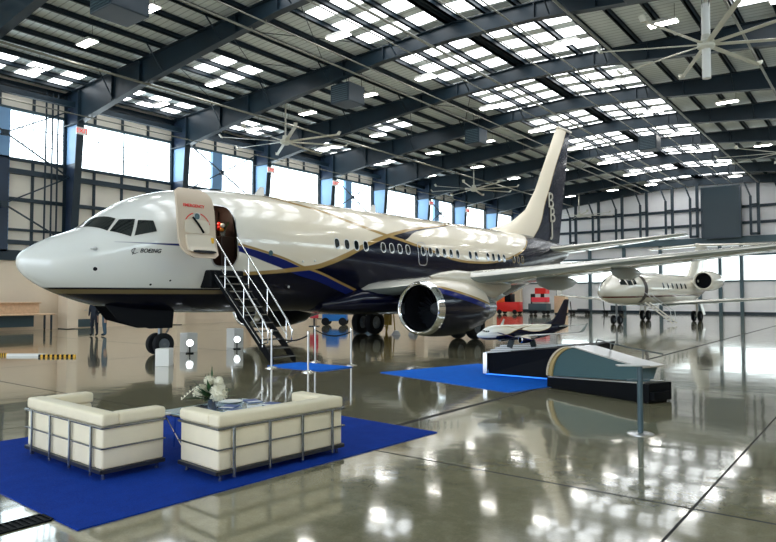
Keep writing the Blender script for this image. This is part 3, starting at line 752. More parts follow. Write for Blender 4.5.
A0,YPW=(-18.1042,7.7495),.0568
def airliner(model=False):
    if model: root=thing('model_airplane','scale model of a white and navy jetliner resting on the black glass-topped display stand','model airplane',(0,0,0),0)
    else: root=thing('jetliner','full-size white, cream and navy jetliner with gold stripes and open cabin door','airplane',(A0[0],A0[1],0),PI/2-YPW)
    fus=body_mesh(ST,'fuselage',M['livery'],root,nq=96 if not model else 40,da=.2 if not model else .6)
    if not model:
        # cut the doorway
        cut=MB(); n=24; pl=[]
        ca,cz,ra,rz=5.02,3.68,.46,.95
        for i in range(n):
            q=2*PI*i/n; cx,sz=math.cos(q),math.sin(q)
            pl.append((ca+ra*math.copysign(abs(cx)**.45,cx),cz+rz*math.copysign(abs(sz)**.45,sz)))
        cut.prism(pl,-2.6,-.9,'y'); co=cut.build('cutter',M['black']); co.parent=root
        md=fus.modifiers.new('b','BOOLEAN'); md.object=co; md.operation='DIFFERENCE'; md.solver='EXACT'
        dg=bpy.context.evaluated_depsgraph_get(); me=bpy.data.meshes.new_from_object(fus.evaluated_get(dg)); fus.modifiers.clear(); 
        # remove the cutter's own side faces that reach inside the hull
        bm=bmesh.new(); bm.from_mesh(me)
        kill=[]
        for f in bm.faces:
            c_=f.calc_center_median()
            if 4.4<c_.x<5.65 and 2.6<c_.z<4.8 and c_.y<-.5 and (ffa(ST,c_.x,c_.z).y-c_.y)<-.035: kill.append(f)
        bmesh.ops.delete(bm,geom=kill,context='FACES'); bm.to_mesh(me); bm.free()
        fus.data=me; bpy.data.objects.remove(co)
        for p in me.polygons: p.use_smooth=True
        # door frame (thin metal rim)
        rim=ring(ST,ca,cz,ra-.01,rz-.01,.045,.008,1,32,4.4); rim.build('door_frame',M['alu'],root,smooth=True)
        # vestibule seen through the door
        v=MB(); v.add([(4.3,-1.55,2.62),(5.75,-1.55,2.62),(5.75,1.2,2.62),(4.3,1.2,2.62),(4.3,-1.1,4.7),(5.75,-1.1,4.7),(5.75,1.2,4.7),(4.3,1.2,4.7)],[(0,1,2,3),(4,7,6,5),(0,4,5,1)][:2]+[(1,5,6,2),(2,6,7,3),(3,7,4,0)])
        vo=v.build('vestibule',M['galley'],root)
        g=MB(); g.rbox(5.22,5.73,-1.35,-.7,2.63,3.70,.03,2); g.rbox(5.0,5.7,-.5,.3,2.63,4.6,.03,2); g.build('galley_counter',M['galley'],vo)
        # open cabin door, swung forward, inner face outward
        rows=[];prof=[(4.96,1.98),(4.86,2.05),(4.8,2.16),(4.6,2.28),(4.3,2.37),(3.9,2.42),(3.5,2.46),(3.2,2.56),(3.02,2.70),(2.92,2.84)]
        def dl(z):
            for i in range(len(prof)-1):
                if prof[i+1][0]<=z<=prof[i][0]:
                    t=(z-prof[i+1][0])/(prof[i][0]-prof[i+1][0]); return prof[i+1][1]+(prof[i][1]-prof[i+1][1])*t
            return prof[-1][1]
        def dp(a,z,o): return Vector((a,-(dl(z)+o),z))
        def dshape(a_c,z_c,ha,hz,o,p=5,n=36):
            out=[]
            for i in range(n):
                q=2*PI*i/n; cx,sz=math.cos(q),math.sin(q)
                out.append((a_c+ha*math.copysign(abs(cx)**(2/p),cx),z_c+hz*math.copysign(abs(sz)**(2/p),sz)))
            return out
        def dplate(a_c,z_c,ha,hz,o0,o1,p=5):
            # curved plate made of horizontal rows
            mb=MB(); N=20; fr=[];bk=[]
            for i in range(N+1):
                zz=z_c-hz+2*hz*i/N; k=abs((zz-z_c)/hz); wv=ha*max(.02,(1-k**p))**(1/p) if k<1 else ha*.55
                fr.append([dp(a_c-wv+2*wv*j/6,zz,o1) for j in range(7)]); bk.append([dp(a_c-wv+2*wv*j/6,zz,o0) for j in range(7)])
            mb.grid(fr); mb.grid(bk)
            loop_f=[r[0] for r in fr]+[fr[-1][j] for j in range(1,7)]+[r[-1] for r in fr[::-1][1:]]+[fr[0][j] for j in range(5,0,-1)]
            loop_b=[r[0] for r in bk]+[bk[-1][j] for j in range(1,7)]+[r[-1] for r in bk[::-1][1:]]+[bk[0][j] for j in range(5,0,-1)]
            mb.grid([loop_f,loop_b],closed=True)
            return mb
        DC=(3.66,3.9)
        d=dplate(DC[0],DC[1],.60,1.02,-.09,.0).build('cabin_door',M['doorin'],root,smooth=True)
        dplate(3.68,3.30,.44,.26,-.01,.09,8).build('slide_pack',M['doorin2'],d,smooth=True)
        dplate(3.70,3.06,.36,.04,.07,.12,4).build('slide_bar',M['blackm'],d,smooth=True)
        dplate(3.64,3.78,.40,.20,-.01,.03,6).build('lining_panel',M['doorin2'],d,smooth=True)
        w=MB(); w.disc(dp(3.66,4.08,.012),.085,(0,-1,.1),24); w.build('door_window',M['teal_panel'],d)
        wr=MB(); c0=dp(3.66,4.08,.014); wr.tube([c0+Vector((.1*math.cos(q*PI/12),0,.1*math.sin(q*PI/12))) for q in range(24)],.014,6,closed=True); wr.build('window_rim',M['alu'],d)
        hd=MB(); hd.tube([dp(3.50,4.05,.05),dp(3.66,3.85,.07),dp(3.83,3.62,.05)],.03,8); hd.build('door_handle',M['black'],d,smooth=True)
        ar=MB(); 
        for rng in ((22,74),(106,158)):
            rr=[[],[]]
            for q in range(rng[0],rng[1]+1,4):
                for R,lst in ((.46,rr[0]),(.49,rr[1])):
                    a=3.66+R*.93*math.cos(math.radians(q)); z=3.68+R*math.sin(math.radians(q))*1.05; lst.append(dp(a,z,.008))
            ar.grid(rr)
        ar.build('arming_arc',M['red'],d)
        text_on(d,'EMERGENCY',.12,dp(3.24,4.34,.012),(1,0,0),(0,.08,1),M['red'],'placard_lettering')
        hg=MB(); hg.bar((4.12,-2.35,3.7),(4.55,-1.75,3.75),.1,.2); hg.bar((4.12,-2.45,3.2),(4.55,-1.82,3.2),.08,.12); hg.build('door_hinge_arm',M['tube'],d)
        lt=MB(); lt.rbox(4.02,4.1,-2.62,-2.55,3.32,3.48,.01,1); lt.build('yellow_latch',M['yellow'],d)
        # airstair bay
        b=MB(); b.rbox(4.42,5.62,-2.0,-1.2,2.06,2.60,.06,3); b.build('airstair_bay',M['black'],root,smooth=True)
    # windows
    ks=[-0.0001,1,2,3,5,6,7,8,10,11,12,13,14,15,17,18,20,21,22,23,25,26,27]
    if not model:
        for side in (1,-1):
            for k in ks:
                a=9.804+.508*k
                o=MB().add(oval(ST,a,3.72,.115,.175,.012,side),[tuple(range(16))])
                ob=o.build('cabin_window',M['glass_dark'],root,fix=False)
                rg=ring(ST,a,3.72,.115,.175,.035,.010,side,16); rg.build('window_frame',M['gold'] if (k>24) else M['white_metal'],ob,fix=False)
        ring(ST,14.83,3.60,.27,.46,.035,.011,1,24,4.5).build('exit_outline',M['alu'],root,fix=False)
        ring(ST,14.83,3.60,.27,.46,.035,.011,-1,24,4.5).build('exit_outline',M['alu'],root,fix=False)
        # small probes, ports, beacons
        for (a,z,r,m) in ((1.37,2.55,.055,M['blackm']),(1.37,3.09,.06,M['alu']),(2.87,2.15,.035,M['blackm']),(3.40,2.27,.03,M['blackm'])):
            q=ffa(ST,a,z,.01); nn=(q-ffa(ST,a,z,0)).normalized(); mb=MB(); mb.disc(q,r,nn,20); 
            if m==M['alu']: mb.tube([q,q+nn*.05,q+nn*.05+Vector((-.12,0,-.02))],.018,8)
            mb.build('nose_port',m,root,fix=False)
        q=ffa(ST,6.75,2.97+.25,.012); MB().disc(q,.09,q-ffa(ST,6.75,3.22,0),20).build('static_port_plate',M['teal_panel'],root,fix=False)
        for a,z in ((8.15,3.0),(8.7,3.05),(7.8,2.15)):
            q=ffa(ST,a,z,.03); MB().lathe([(-.04,.001),(-.03,.03),(0,.045),(.04,.001)],10,Matrix.Translation(q)).build('lamp_fitting',M['white_metal'],root,fix=False)
        for a in (7.5,13.5): 
            mb=MB(); mb.prism([(a,5.38),(a+.45,5.38),(a+.42,5.72),(a+.25,5.72)],-.015,.015,'y'); mb.build('blade_antenna',M['white'],root)
    # cockpit glazing
    W=[[(1.30,.39,3.66),(1.77,.04,4.03),(2.05,.85,3.99),(1.76,.99,3.64)]]
    def skin_quad(P,off,n=6):
        rows=[]
        for i in range(n+1):
            u=i/n; r=[]
            for j in range(n+1):
                v=j/n
                p=[(P[0][k]*(1-u)+P[1][k]*u)*(1-v)+(P[3][k]*(1-u)+P[2][k]*u)*v for k in range(3)]
                # project laterally by angle around section centre
                a,l,z=p; 
                zt,zb,w,zm=sect(ST,a); q=math.atan2((z-zm)/(zt-zm),l/w); b_=fpt(ST,a,q)
                e=.02; nn=(fpt(ST,a+e,q)-fpt(ST,a-e,q)).cross(fpt(ST,a,q+e)-fpt(ST,a,q-e)).normalized()
                if nn.dot(b_-Vector((a,0,zm)))<0: nn=-nn
                r.append(b_+nn*off)
            rows.append(r)
        return rows
    WW=[[(1.30,.30,3.62),(1.77,.04,3.98),(2.05,.84,3.95),(1.75,.98,3.59)],
        [(1.79,1.04,3.59),(2.10,.93,3.94),(2.46,1.14,3.96),(2.24,1.36,3.46)],
        [(2.33,1.38,3.49),(2.52,1.20,3.94),(2.90,1.35,3.95),(2.93,1.49,3.64)]]
    WW[0][0]=(1.33,.06,3.64)
    for side in (1,-1):
        for P in WW:
            c=[sum(p[k] for p in P)/4 for k in range(3)]
            rim=[tuple(c[k]+(p[k]-c[k])*1.10 for k in range(3)) for p in P]
            for PP,m,nm,off in ((rim,M['white_metal'],'windshield_frame',.008),(P,M['glass_dark'],'windshield',.016)):
                rows=skin_quad(PP,off)
                if side==-1: rows=[[Vector((v.x,-v.y,v.z)) for v in r] for r in rows]
                if nm=='windshield_frame':
                    if model: continue
                    fo=MB().grid(rows).build(nm,m,root,smooth='all',fix=False)
                else: MB().grid(rows).build(nm,m,(fo if not model else root),smooth='all',fix=False)
    # wings
    for side in (1,-1):
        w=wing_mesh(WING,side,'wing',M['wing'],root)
        # belly-root fairing is below
        if not model:
            for (l,a0,a1,z,r) in ((3.0,14.6,19.6,1.86,.30),(6.6,15.8,19.4,2.42,.24),(9.2,16.6,19.7,2.75,.2)):
                Mx=Matrix.Translation((0,-l*side,z)); L_=a1-a0
                mb=MB(); mb.lathe([(a0,.01),(a0+L_*.1,r*.6),(a0+L_*.3,r),(a0+L_*.6,r*1.05),(a0+L_*.85,r*.6),(a1,.02)],20,Mx,flat=1.5)
                mb.build('flap_track_fairing',M['wingunder'],w,smooth=True)
        nacelle(root,side)
    f=MB(); rows=[]
    for a,w_,zb_,zt_ in ((10.0,.9,1.25,1.7),(11.2,1.9,1.1,2.2),(13,2.15,1.05,2.35),(16.5,2.2,1.05,2.4),(19,1.95,1.12,2.2),(21,1.0,1.3,1.8)):
        r=[]
        for j in range(28):
            q=2*PI*j/28; r.append(Vector((a,w_*math.copysign(abs(math.cos(q))**.7,math.cos(q)),(zb_+zt_)/2+(zt_-zb_)/2*math.copysign(abs(math.sin(q))**.7,math.sin(q)))))
        rows.append(r)
    f.grid(rows,closed=True); f.add(rows[0],[tuple(range(28))]); f.add(rows[-1],[tuple(range(28))]); f.build('wing_root_fairing',M['navy'],root,smooth=True)
    for side in (1,-1):
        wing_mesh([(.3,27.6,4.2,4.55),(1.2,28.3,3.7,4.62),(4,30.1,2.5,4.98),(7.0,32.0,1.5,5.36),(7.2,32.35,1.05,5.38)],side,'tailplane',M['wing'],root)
    fin=[(5.15,22.0,9.6,0),(5.42,22.96,8.6,0),(5.68,24.2,7.3,0),(6.07,25.5,5.9,0),(6.85,27.0,4.5,0),(8.17,28.2,3.55,0),(10,29.42,2.75,0),(12.3,30.95,1.95,0),(12.55,31.3,1.55,0)]
    fin=[(z,le,(31.35+(z-5.2)*.225)-le,0) for z,le,_,_ in fin]
    fo=wing_mesh(fin,1,'tail_fin',M['finlivery'] if not model else M['navy'],root,tk=.85,vert=True)
    if not model:
        MB().rbox(31.2,33.1,-.14,.14,12.5,12.62,.04,2).build('fin_tip_cap',M['cream'],fo,smooth=True)
        for i,(ch,dx,dz) in enumerate((('B',-.05,.15),('B',.15,-.72),('J',.3,-1.5))):
            text_on(fo,ch,1.35,(29.45+dx,-.24,7.1+dz),(1,0,0),(0,0,1),M['monogram'] if 'monogram' in M else M['gold'],'monogram',0,.02)
        # maker's lettering on the nose
        base=ffa(ST,2.42,3.03,.06); e2=ffa(ST,3.0,3.04,.045); up=ffa(ST,2.5,3.2,.02)-ffa(ST,2.5,3.0,.02)
        text_on(root,'BOEING',.16,base,e2-base,up,M['navy'],'nose_lettering',.35,.002)
        lg=MB(); c=ffa(ST,2.29,3.06,.03); ex=(e2-base).normalized(); uz=up.normalized()
        lg.tube([c+ex*.07*math.cos(q)+uz*.07*math.sin(q) for q in [math.radians(d) for d in range(60,330,25)]],.009,6); lg.tube([c-ex*.05-uz*.1,c+uz*.09+ex*.02],.008,6); lg.tube([c+ex*.04-uz*.05,c+ex*.10-uz*.03],.007,6)
        lg.build('nose_emblem',M['navy'],root)
        # landing gear
        ng=MB(); ng.tube([(3.95,0,.34),(3.95,0,1.6)],.07,12); ng.tube([(3.95,-.28,.34),(3.95,.28,.34)],.045,10); ng.tube([(3.95,0,1.2),(3.0,0,1.5)],.035,8); ng.tube([(4.05,0,.5),(4.25,0,.8),(4.05,0,1.1)],.03,8)
        g=ng.build('nose_gear_strut',M['strut'],root,smooth=True)
        wheel(g,3.95,.2,.34,.2); wheel(g,3.95,-.2,.34,.2)
        for sy in (1,-1):
            dd=MB(); dd.prism([(2.0,1.6),(4.2,1.42),(4.15,.84),(3.4,.84),(2.4,1.12)],sy*.36-.015,sy*.36+.015,'y'); dd.build('nose_gear_door',M['blackm'],root)
        lm=MB(); lm.lathe([(0,.001),(0,.07),(.06,.07),(.08,.001)],12,Matrix.Translation((3.78,0,.95))); lm.build('taxi_lamp',M['alu'],g,smooth=True)
        for sy in (1,-1):
            mg=MB(); mg.tube([(16.6,-2.86*sy,.56),(16.6,-2.86*sy,2.0)],.11,12); mg.tube([(16.6,-2.35*sy,.56),(16.6,-3.35*sy,.56)],.07,10); mg.tube([(16.6,-2.86*sy,.95),(16.6,-1.5*sy,1.6)],.05,8); mg.tube([(16.7,-2.86*sy,.6),(17.05,-2.86*sy,.95),(16.7,-2.86*sy,1.3)],.04,8)
            g=mg.build('main_gear_strut',M['strut'],root,smooth=True)
            for dy in (.43,-.43): wheel(g,16.6,(2.86+dy)*sy,.565,.4)
            dd=MB(); dd.prism([(16.1,1.9),(17.1,1.9),(17.0,.8),(16.2,.8)],-sy*3.42-.015,-sy*3.42+.015,'y'); dd.build('gear_door',M['navy'],root)
    return root
M['monogram']=mat('pale_monogram',(.45,.42,.34),.3)
M['yellow_dark']=mat('ochre_yellow_paint',(.35,.22,.02),.5)
plane=airliner()
model=airliner(True)
PM=Matrix.Translation((A0[0],A0[1],0))@Matrix.Rotation(PI/2-YPW,4,'Z')
def PW(a,l,z): return PM@Vector((a,-l,z))
# model on its stand
sc=.0785; hd=.44646
model.location=(-7.02,12.32,.755); model.rotation_euler=(0,0,PI/2-hd); model.scale=(sc,sc,sc)
# ---- airstair (extends out sideways from the cabin door)
st=thing('airstair','dark folding stair with chrome handrails leading up to the open cabin door','stairs',PW(4.95,4.6,0),PI/2-YPW)
# local x = aft, y = starboard (towards the aircraft)
def SL(l): return -(l-4.6)   # local y from lateral
top=(2.0,2.52); bot=(4.72,.05)
def sp_(t): return (top[0]+(bot[0]-top[0])*t, top[1]+(bot[1]-top[1])*t)
W2=.40
for sx in (-W2,W2):
    mb=MB(); p=sp_(0);q=sp_(1); mb.bar((sx,SL(p[0]),p[1]-.06),(sx,SL(q[0]),q[1]+.02),.04,.2,up=(1,0,0)); 
    mb=MB(); 
    a=(SL(p[0]),p[1]); b=(SL(q[0]),q[1])
    mb.prism([(a[0],a[1]+.03),(b[0],b[1]+.10),(b[0],b[1]-.05),(b[0]+.12,b[1]-.05),(a[0],a[1]-.22)],sx-.02,sx+.02,'x')
    mb.build('side_rail',M['black'],st)
N=11
for i in range(N):
    l,z=sp_((i+.5)/N); mb=MB(); mb.box(-W2,W2,SL(l)-.13,SL(l)+.12,z-.02,z+.01); s_=mb.build('step',M['black'],st)
    MB().box(-W2,W2,SL(l)-.135,SL(l)-.115,z-.022,z+.014).build('step_edge',M['tube'],s_)
for sx,nm in ((-W2-.02,'near'),(W2+.02,'far')):
    hr=MB()
    pA=[(sx,SL(1.95),3.62),(sx,SL(2.6),2.95),(sx,SL(4.35),1.12),(sx,SL(4.55),.85),(sx,SL(4.52),.55),(sx,SL(4.3),.50)]
    hr.tube(pA,.022,10)
    hr.build('handrail',M['chrome'],st,smooth=True)
    lr=MB(); lr.tube([(sx,SL(2.35),2.95-.35),(sx,SL(3.4),1.62),(sx,SL(4.35),.68)],.016,8); lr.tube([(sx,SL(2.05),2.45),(sx,SL(4.2),.52)],.012,8)
    lr.build('middle_rail',M['chrome'],st,smooth=True)
    for l,z0,z1 in ((2.55,2.05,3.0),(3.45,1.2,2.08),(4.3,.42,1.18)):
        MB().tube([(sx,SL(l),z0),(sx,SL(l),z1)],.014,8).build('rail_post',M['chrome'],st,smooth=True)
# bouquet inside the doorway
fl=thing('flower_bouquet','red, yellow and orange flowers just inside the open cabin door','flowers',PW(5.46,1.1,3.705),0)
lt_=bpy.data.lights.new('added_cabin_light','POINT'); lt_.energy=22; lt_.color=(1,.85,.65); lt_.shadow_soft_size=.08  # added point light to brighten the bouquet; no lamp known here
lo_=bpy.data.objects.new('added_cabin_light',lt_); COL.objects.link(lo_); lo_.location=PW(4.9,.8,4.55)
mb=MB(); mb.lathe([(0,.001),(0,.06),(.12,.09),(.2,.06),(.2,.001)],14,Matrix.Rotation(-PI/2,4,'Y')); mb.build('vase',M['glass'],fl,smooth=True)
def blob(c,r,seed=0,n=10,m=7):
    rows=[]
    for i in range(m+1):
        f=PI*i/m; rows.append([Vector(c)+Vector((math.sin(f)*math.cos(2*PI*j/n),math.sin(f)*math.sin(2*PI*j/n),math.cos(f)))*r*(1+.18*math.sin(3*j+seed+i*2)) for j in range(n)])
    return rows
M['orange']=mat('orange_petal',(.9,.3,.03),.6)
rnd=random.Random(3)
for i in range(7):
    c=(rnd.uniform(-.16,.16),rnd.uniform(-.2,.0),rnd.uniform(.22,.42)); MB().grid(blob(c,.07,i),closed=True).build('blossom',[M['red'],M['orange'],M['red'],M['yellow'],M['white'],M['red'],M['yellow']][i],fl,smooth='all')
mb=MB()
for i in range(10): 
    a=rnd.uniform(0,6.28); mb.bar((0,0,.15),(.2*math.cos(a),.2*math.sin(a),rnd.uniform(.25,.5)),.03,.004)
mb.build('leaves',M['green'],fl)
# bouquet stands on the galley counter (top 3.55)
# ---- small business jet
JR=thing('business_jet','cream business jet with open airstair and a round rear engine, parked near the back wall','airplane',(-14.2,41.0,0),PI/2-math.radians(6.5))
JR.scale=(.98,1.12,1.06)
JT=[(0,1.95,1.95,.001,1.95),(.06,2.12,1.78,.22,1.95),(.25,2.28,1.62,.42,1.95),(.6,2.46,1.46,.64,1.95),(.95,2.62,1.36,.78,1.97),(1.35,2.93,1.28,.90,2.0),(1.8,3.12,1.22,.98,2.04),(2.6,3.24,1.15,1.08,2.1),(4.5,3.28,1.12,1.14,2.15),(13,3.28,1.12,1.14,2.15),(15,3.25,1.4,1.02,2.3),(17,3.15,1.85,.75,2.5),(19,3.0,2.3,.4,2.65),(20.3,2.85,2.6,.12,2.72)]
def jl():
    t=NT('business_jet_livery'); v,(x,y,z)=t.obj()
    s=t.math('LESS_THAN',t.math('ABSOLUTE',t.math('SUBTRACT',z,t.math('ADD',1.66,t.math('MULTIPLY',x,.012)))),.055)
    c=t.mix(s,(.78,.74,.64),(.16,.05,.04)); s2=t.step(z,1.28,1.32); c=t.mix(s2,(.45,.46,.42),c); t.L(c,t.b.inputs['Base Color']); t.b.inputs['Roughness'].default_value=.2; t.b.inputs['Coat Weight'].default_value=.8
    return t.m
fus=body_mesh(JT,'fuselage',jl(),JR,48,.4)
for side in (1,-1):
    for P in ([(.98,2.42),(1.15,2.70),(1.42,2.84),(1.38,2.40)],[(1.48,2.38),(1.53,2.84),(1.95,2.86),(1.95,2.4)],[(2.05,2.42),(2.05,2.84),(2.4,2.82),(2.4,2.46)]):
        MB().grid(patch(JT,P,.012,4,side)).build('windshield',M['glass_dark'],JR,smooth='all',fix=False)
    for k in range(6):
        a=6.6+k*.85; MB().add(oval(JT,a,2.42,.14,.19,.012,side),[tuple(range(16))]).build('cabin_window',M['glass_dark'],JR,fix=False)
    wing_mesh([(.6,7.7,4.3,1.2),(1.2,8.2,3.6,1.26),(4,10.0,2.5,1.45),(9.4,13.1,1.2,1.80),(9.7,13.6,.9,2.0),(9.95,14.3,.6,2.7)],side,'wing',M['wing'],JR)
    # engine
    Mx=Matrix.Translation((12.0,-1.85*side,2.82))
    e=MB(); e.lathe([(.3,.54),(.05,.55),(0,.59),(.06,.64),(.3,.68),(1.2,.72),(2.2,.66),(3.3,.5),(3.35,.45)],32,Mx); eo=e.build('engine_nacelle',M['jetwhite'],JR,smooth=True)
    d=MB(); d.lathe([(.3,.54),(.8,.53),(.81,.001)],32,Mx); d.build('inlet',M['blackm'],eo,smooth=True)
    py=MB(); py.rbox(12.7,15.0,min(-.8*side,-1.4*side),max(-.8*side,-1.4*side),2.70,2.92,.08,2); py.build('pylon',M['jetwhite'],eo,smooth=True)
    wing_mesh([(0.05,17.2,2.3,5.72),(4.2,19.0,1.3,5.65)],side,'tailplane',M['jetwhite'],JR)
    g=MB(); g.tube([(11.2,-1.7*side,.36),(11.2,-1.7*side,1.35)],.07,10); g.tube([(11.2,-1.45*side,.36),(11.2,-1.95*side,.36)],.05,8); g.bar((11.3,-1.9*side,1.3),(11.4,-2.1*side,.45),.04,.5,up=(1,0,0)); go=g.build('main_gear_strut',M['jetwhite'],JR,smooth=True)
    wheel(go,11.2,(1.7-.2)*side,.36,.2); wheel(go,11.2,(1.7+.2)*side,.36,.2)
wing_mesh([(2.9,13.6,6.0,0),(3.4,15.0,4.4,0),(5.65,17.1,2.7,0),(5.85,17.0,2.9,0)],1,'tail_fin',M['jetwhite'],JR,tk=.8,vert=True)
MB().lathe([(16.7,.02),(17.0,.13),(18,.16),(19.6,.02)],14,Matrix.Translation((0,0,5.7))).build('tail_bullet',M['jetwhite'],JR,smooth=True)
g=MB(); g.tube([(1.8,0,.28),(1.8,0,1.4)],.06,10); g.tube([(1.8,-.25,.28),(1.8,.25,.28)],.04,8); go=g.build('nose_gear_strut',M['strut'],JR,smooth=True)
wheel(go,1.8,.2,.28,.17); wheel(go,1.8,-.2,.28,.17)
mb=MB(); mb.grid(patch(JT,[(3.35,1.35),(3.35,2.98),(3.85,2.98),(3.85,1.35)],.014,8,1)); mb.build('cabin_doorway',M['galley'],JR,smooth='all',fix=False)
js=MB(); 
for dx in (3.15,3.85): js.bar((dx,-1.2,1.35),(dx,-2.75,.12),.05,.16,up=(1,0,0))
so=js.build('airstair_door',M['jetwhite'],JR)
for i in range(6): MB().box(3.15,3.85,-1.35-i*.26,-1.13-i*.26,1.18-i*.2,1.21-i*.2).build('step',M['blackm'],so)
for dx in (3.13,3.87): MB().tube([(dx,-1.2,1.95),(dx,-1.6,1.6),(dx,-2.65,.8),(dx,-2.7,.2)],.02,6).build('handrail',M['alu'],so,smooth=True)
# ---------------------------------------------------------------- foreground
t=MB().prism([(-4.97,2.56),(-4.76,7.27),(-8.5,7.5),(-8.8,2.68)],0,.012,'z')
tag(t.build('carpet',M['carpet']),'large royal blue carpet under the two cream sofas','carpet')
tag(MB().rbox(-12.75,-10.85,11.48,12.65,0,.02,.006,1).build('floor_mat',M['mat']),'small bright blue mat inside the rope barrier at the foot of the stair','floor mat')
tag(MB().rbox(-9.2,-5.2,11.62,14.9,0,.015,.005,1,M=Matrix.Translation((-7.4,13.2,0))@Matrix.Rotation(-.26,4,'Z')@Matrix.Translation((7.4,-13.2,0))).build('floor_mat',M['mat']),'wide bright blue mat under the black display stand','floor mat')
# trench drain
gr=MB()
for i in range(150):
    s=-1.5+i*.05
    if s>2.55: break
    gr.box(-5.56,-5.38,s,s+.022,.0,.012)
gr.box(-5.58,-5.56,-1.5,2.55,0,.013); gr.box(-5.38,-5.36,-1.5,2.55,0,.013); gr.box(-5.56,-5.38,-1.5,2.55,0,.003)
tag(gr.build('drain_grate',M['black']),'black slotted drain grate running under the carpet at lower left','drain')
# sofas
def sofa(label,loc,rz,W,D,cush):
    t=thing('sofa',label,'sofa',loc,rz,None)
    h0,h1=.10,.515; T=.16
    b=MB(); b.rbox(-W/2+T-.005,W/2-T+.005,0.0,T,h0,h1,.02,3); b.build('back_panel',M['leather'],t,smooth=True)
    for sx in (-1,1):
        a=MB(); x0,x1=sorted((sx*W/2,sx*(W/2-T))); a.rbox(x0,x1,0,D,h0,h1,.025,3); a.build('arm',M['leather'],t,smooth=True)
        a=MB(); a.rbox(x0-.012,x1+.012,T+.005,D+.015,h1+.0,h1+.12,.03,3); a.build('arm_cushion',M['leather'],t,smooth=True)
    a=MB(); a.rbox(-W/2-.012,W/2+.012,-.012,T+.012,h1,h1+.125,.03,3); a.build('back_cushion',M['leather'],t,smooth=True)
    n=cush; cw=(W-2*T-.02)/n
    for i in range(n):
        x=-W/2+T+.01+i*cw
        MB().rbox(x,x+cw-.01,T+.01,D-.01,h0+.02,.27,.03,3).build('seat_base',M['leather'],t,smooth=True)
        MB().rbox(x+.005,x+cw-.015,T+.01,D+.005,.275,.41,.045,4).build('seat_cushion',M['leather'],t,smooth=True)
    f=MB(); r=.013; e=.02
    for z in (h1-.005,.31): f.tube([(-W/2-e,D,z),(-W/2-e,-e,z),(W/2+e,-e,z),(W/2+e,D,z)],r if z>.4 else .009,8)
    f.build('frame_rail',M['tube'],t,smooth=True)
    fb=MB(); 
    for q,p in (((-W/2-.01,-.01),(W/2+.01,-.01)),((-W/2-.01,-.01),(-W/2-.01,D)),((W/2+.01,-.01),(W/2+.01,D)),((-W/2,D-.02),(W/2,D-.02))): fb.bar((*q,.085),(*p,.085),.035,.035)
    fb.build('base_frame',M['leather_dark'],t)
    for i in range(4):
        x=-W/2+W*(.10+.265*i); MB().tube([(x,-e-.005,.03),(x,-e-.005,h1)],.015,8).build('back_post',M['tube'],t,smooth=True)
    for x in (-W/2+.05,W/2-.05):
        for y in (.04,D-.05): MB().tube([(x,y,0),(x,y,.09)],.018,10).build('foot',M['tube'],t,smooth=True)
    return t
sofa('cream leather sofa at left on the blue carpet, its open side away from the viewer',(-6.94,3.39,.012),-.035,1.73,.665,2)
sofa('cream leather sofa in front of the flower vase, long back to the viewer',(-5.07,4.83,.012),PI/2-.085,1.64,.70,2)
# coffee table
TB=(-6.4,5.08)
t=thing('coffee_table','low glass coffee table with white frame and crossed wire legs between the sofas','table',(*TB,.012),0)
MB().rbox(-.42,.42,-.62,.62,.43,.445,.005,1).build('tabletop',mat('pale_glass_top',(.45,.62,.72),.05,coat=1),t)
MB().tube([(-.42,-.62,.42),(.42,-.62,.42),(.42,.62,.42),(-.42,.62,.42)],.012,8,closed=True).build('top_frame',M['chrome'],t)
for sx in (-1,1):
    for sy in (-1,1): MB().tube([(sx*.38,sy*.58,.42),(sx*.18,sy*.45,.009)],.009,8).build('leg',M['chrome'],t,smooth=True); MB().tube([(sx*.15,sy*.58,.42),(sx*.36,sy*.45,.009)],.009,8).build('leg',M['chrome'],t,smooth=True)
zt=.012+.446
t=thing('side_table','small white square side table between the two sofas','table',(-6.66,4.40,.012),.05)
MB().rbox(-.2,.2,-.2,.0-.02,.455,.475,.006,1).build('tabletop',M['white'],t); 
for sx in (-1,1): MB().tube([(sx*.17,-.11,.455),(-sx*.15,-.11,.009)],.008,8).build('leg',M['blackm'],t,smooth=True)
# flowers
V=(-6.28,4.80)
t=thing('flower_vase','glass vase of cream hydrangeas and green leaves on the coffee table','flowers',(*V,zt),0)
mb=MB(); mb.lathe([(0,.001),(0,.055),(.02,.06),(.10,.045),(.16,.06),(.16,.05),(.1,.036),(.02,.05),(.015,.001)],20,Matrix.Rotation(-PI/2,4,'Y')); mb.build('vase',mat('dark_glass_vase',(.03,.05,.09),.05,coat=1),t,smooth=True)
rnd=random.Random(11)
def hydr(c,R,name='blossom'):
    mb=MB(); mb.grid(blob(c,R*.82),closed=True)
    for i in range(46):
        a=rnd.uniform(0,2*PI); zz=rnd.uniform(-.6,1); r=math.sqrt(1-zz*zz) if abs(zz)<1 else 0
        d=Vector((r*math.cos(a),r*math.sin(a),zz)); p=Vector(c)+d*R*rnd.uniform(.8,1.0); u=d.orthogonal().normalized(); w=d.cross(u); s=R*.30
        for j in range(4):
            q=j*PI/2+rnd.uniform(0,.4); e=u*math.cos(q)+w*math.sin(q); g=u*math.cos(q+.8)+w*math.sin(q+.8)
            mb.add([p,p+e*s+d*.005,p+(e+g)*s*.75+d*.012,p+g*s+d*.005],[(0,1,2,3)])
    return mb.build(name,M['petal'],t,fix=False)
for c,R in (((-.12,-.06,.22),.085),((.10,.02,.22),.10),((.0,.1,.27),.07),((-.02,-.02,.36),.055),((.1,.02,.36),.05),((-.07,.05,.33),.05)): 
    hydr(c,R)
lf=MB()
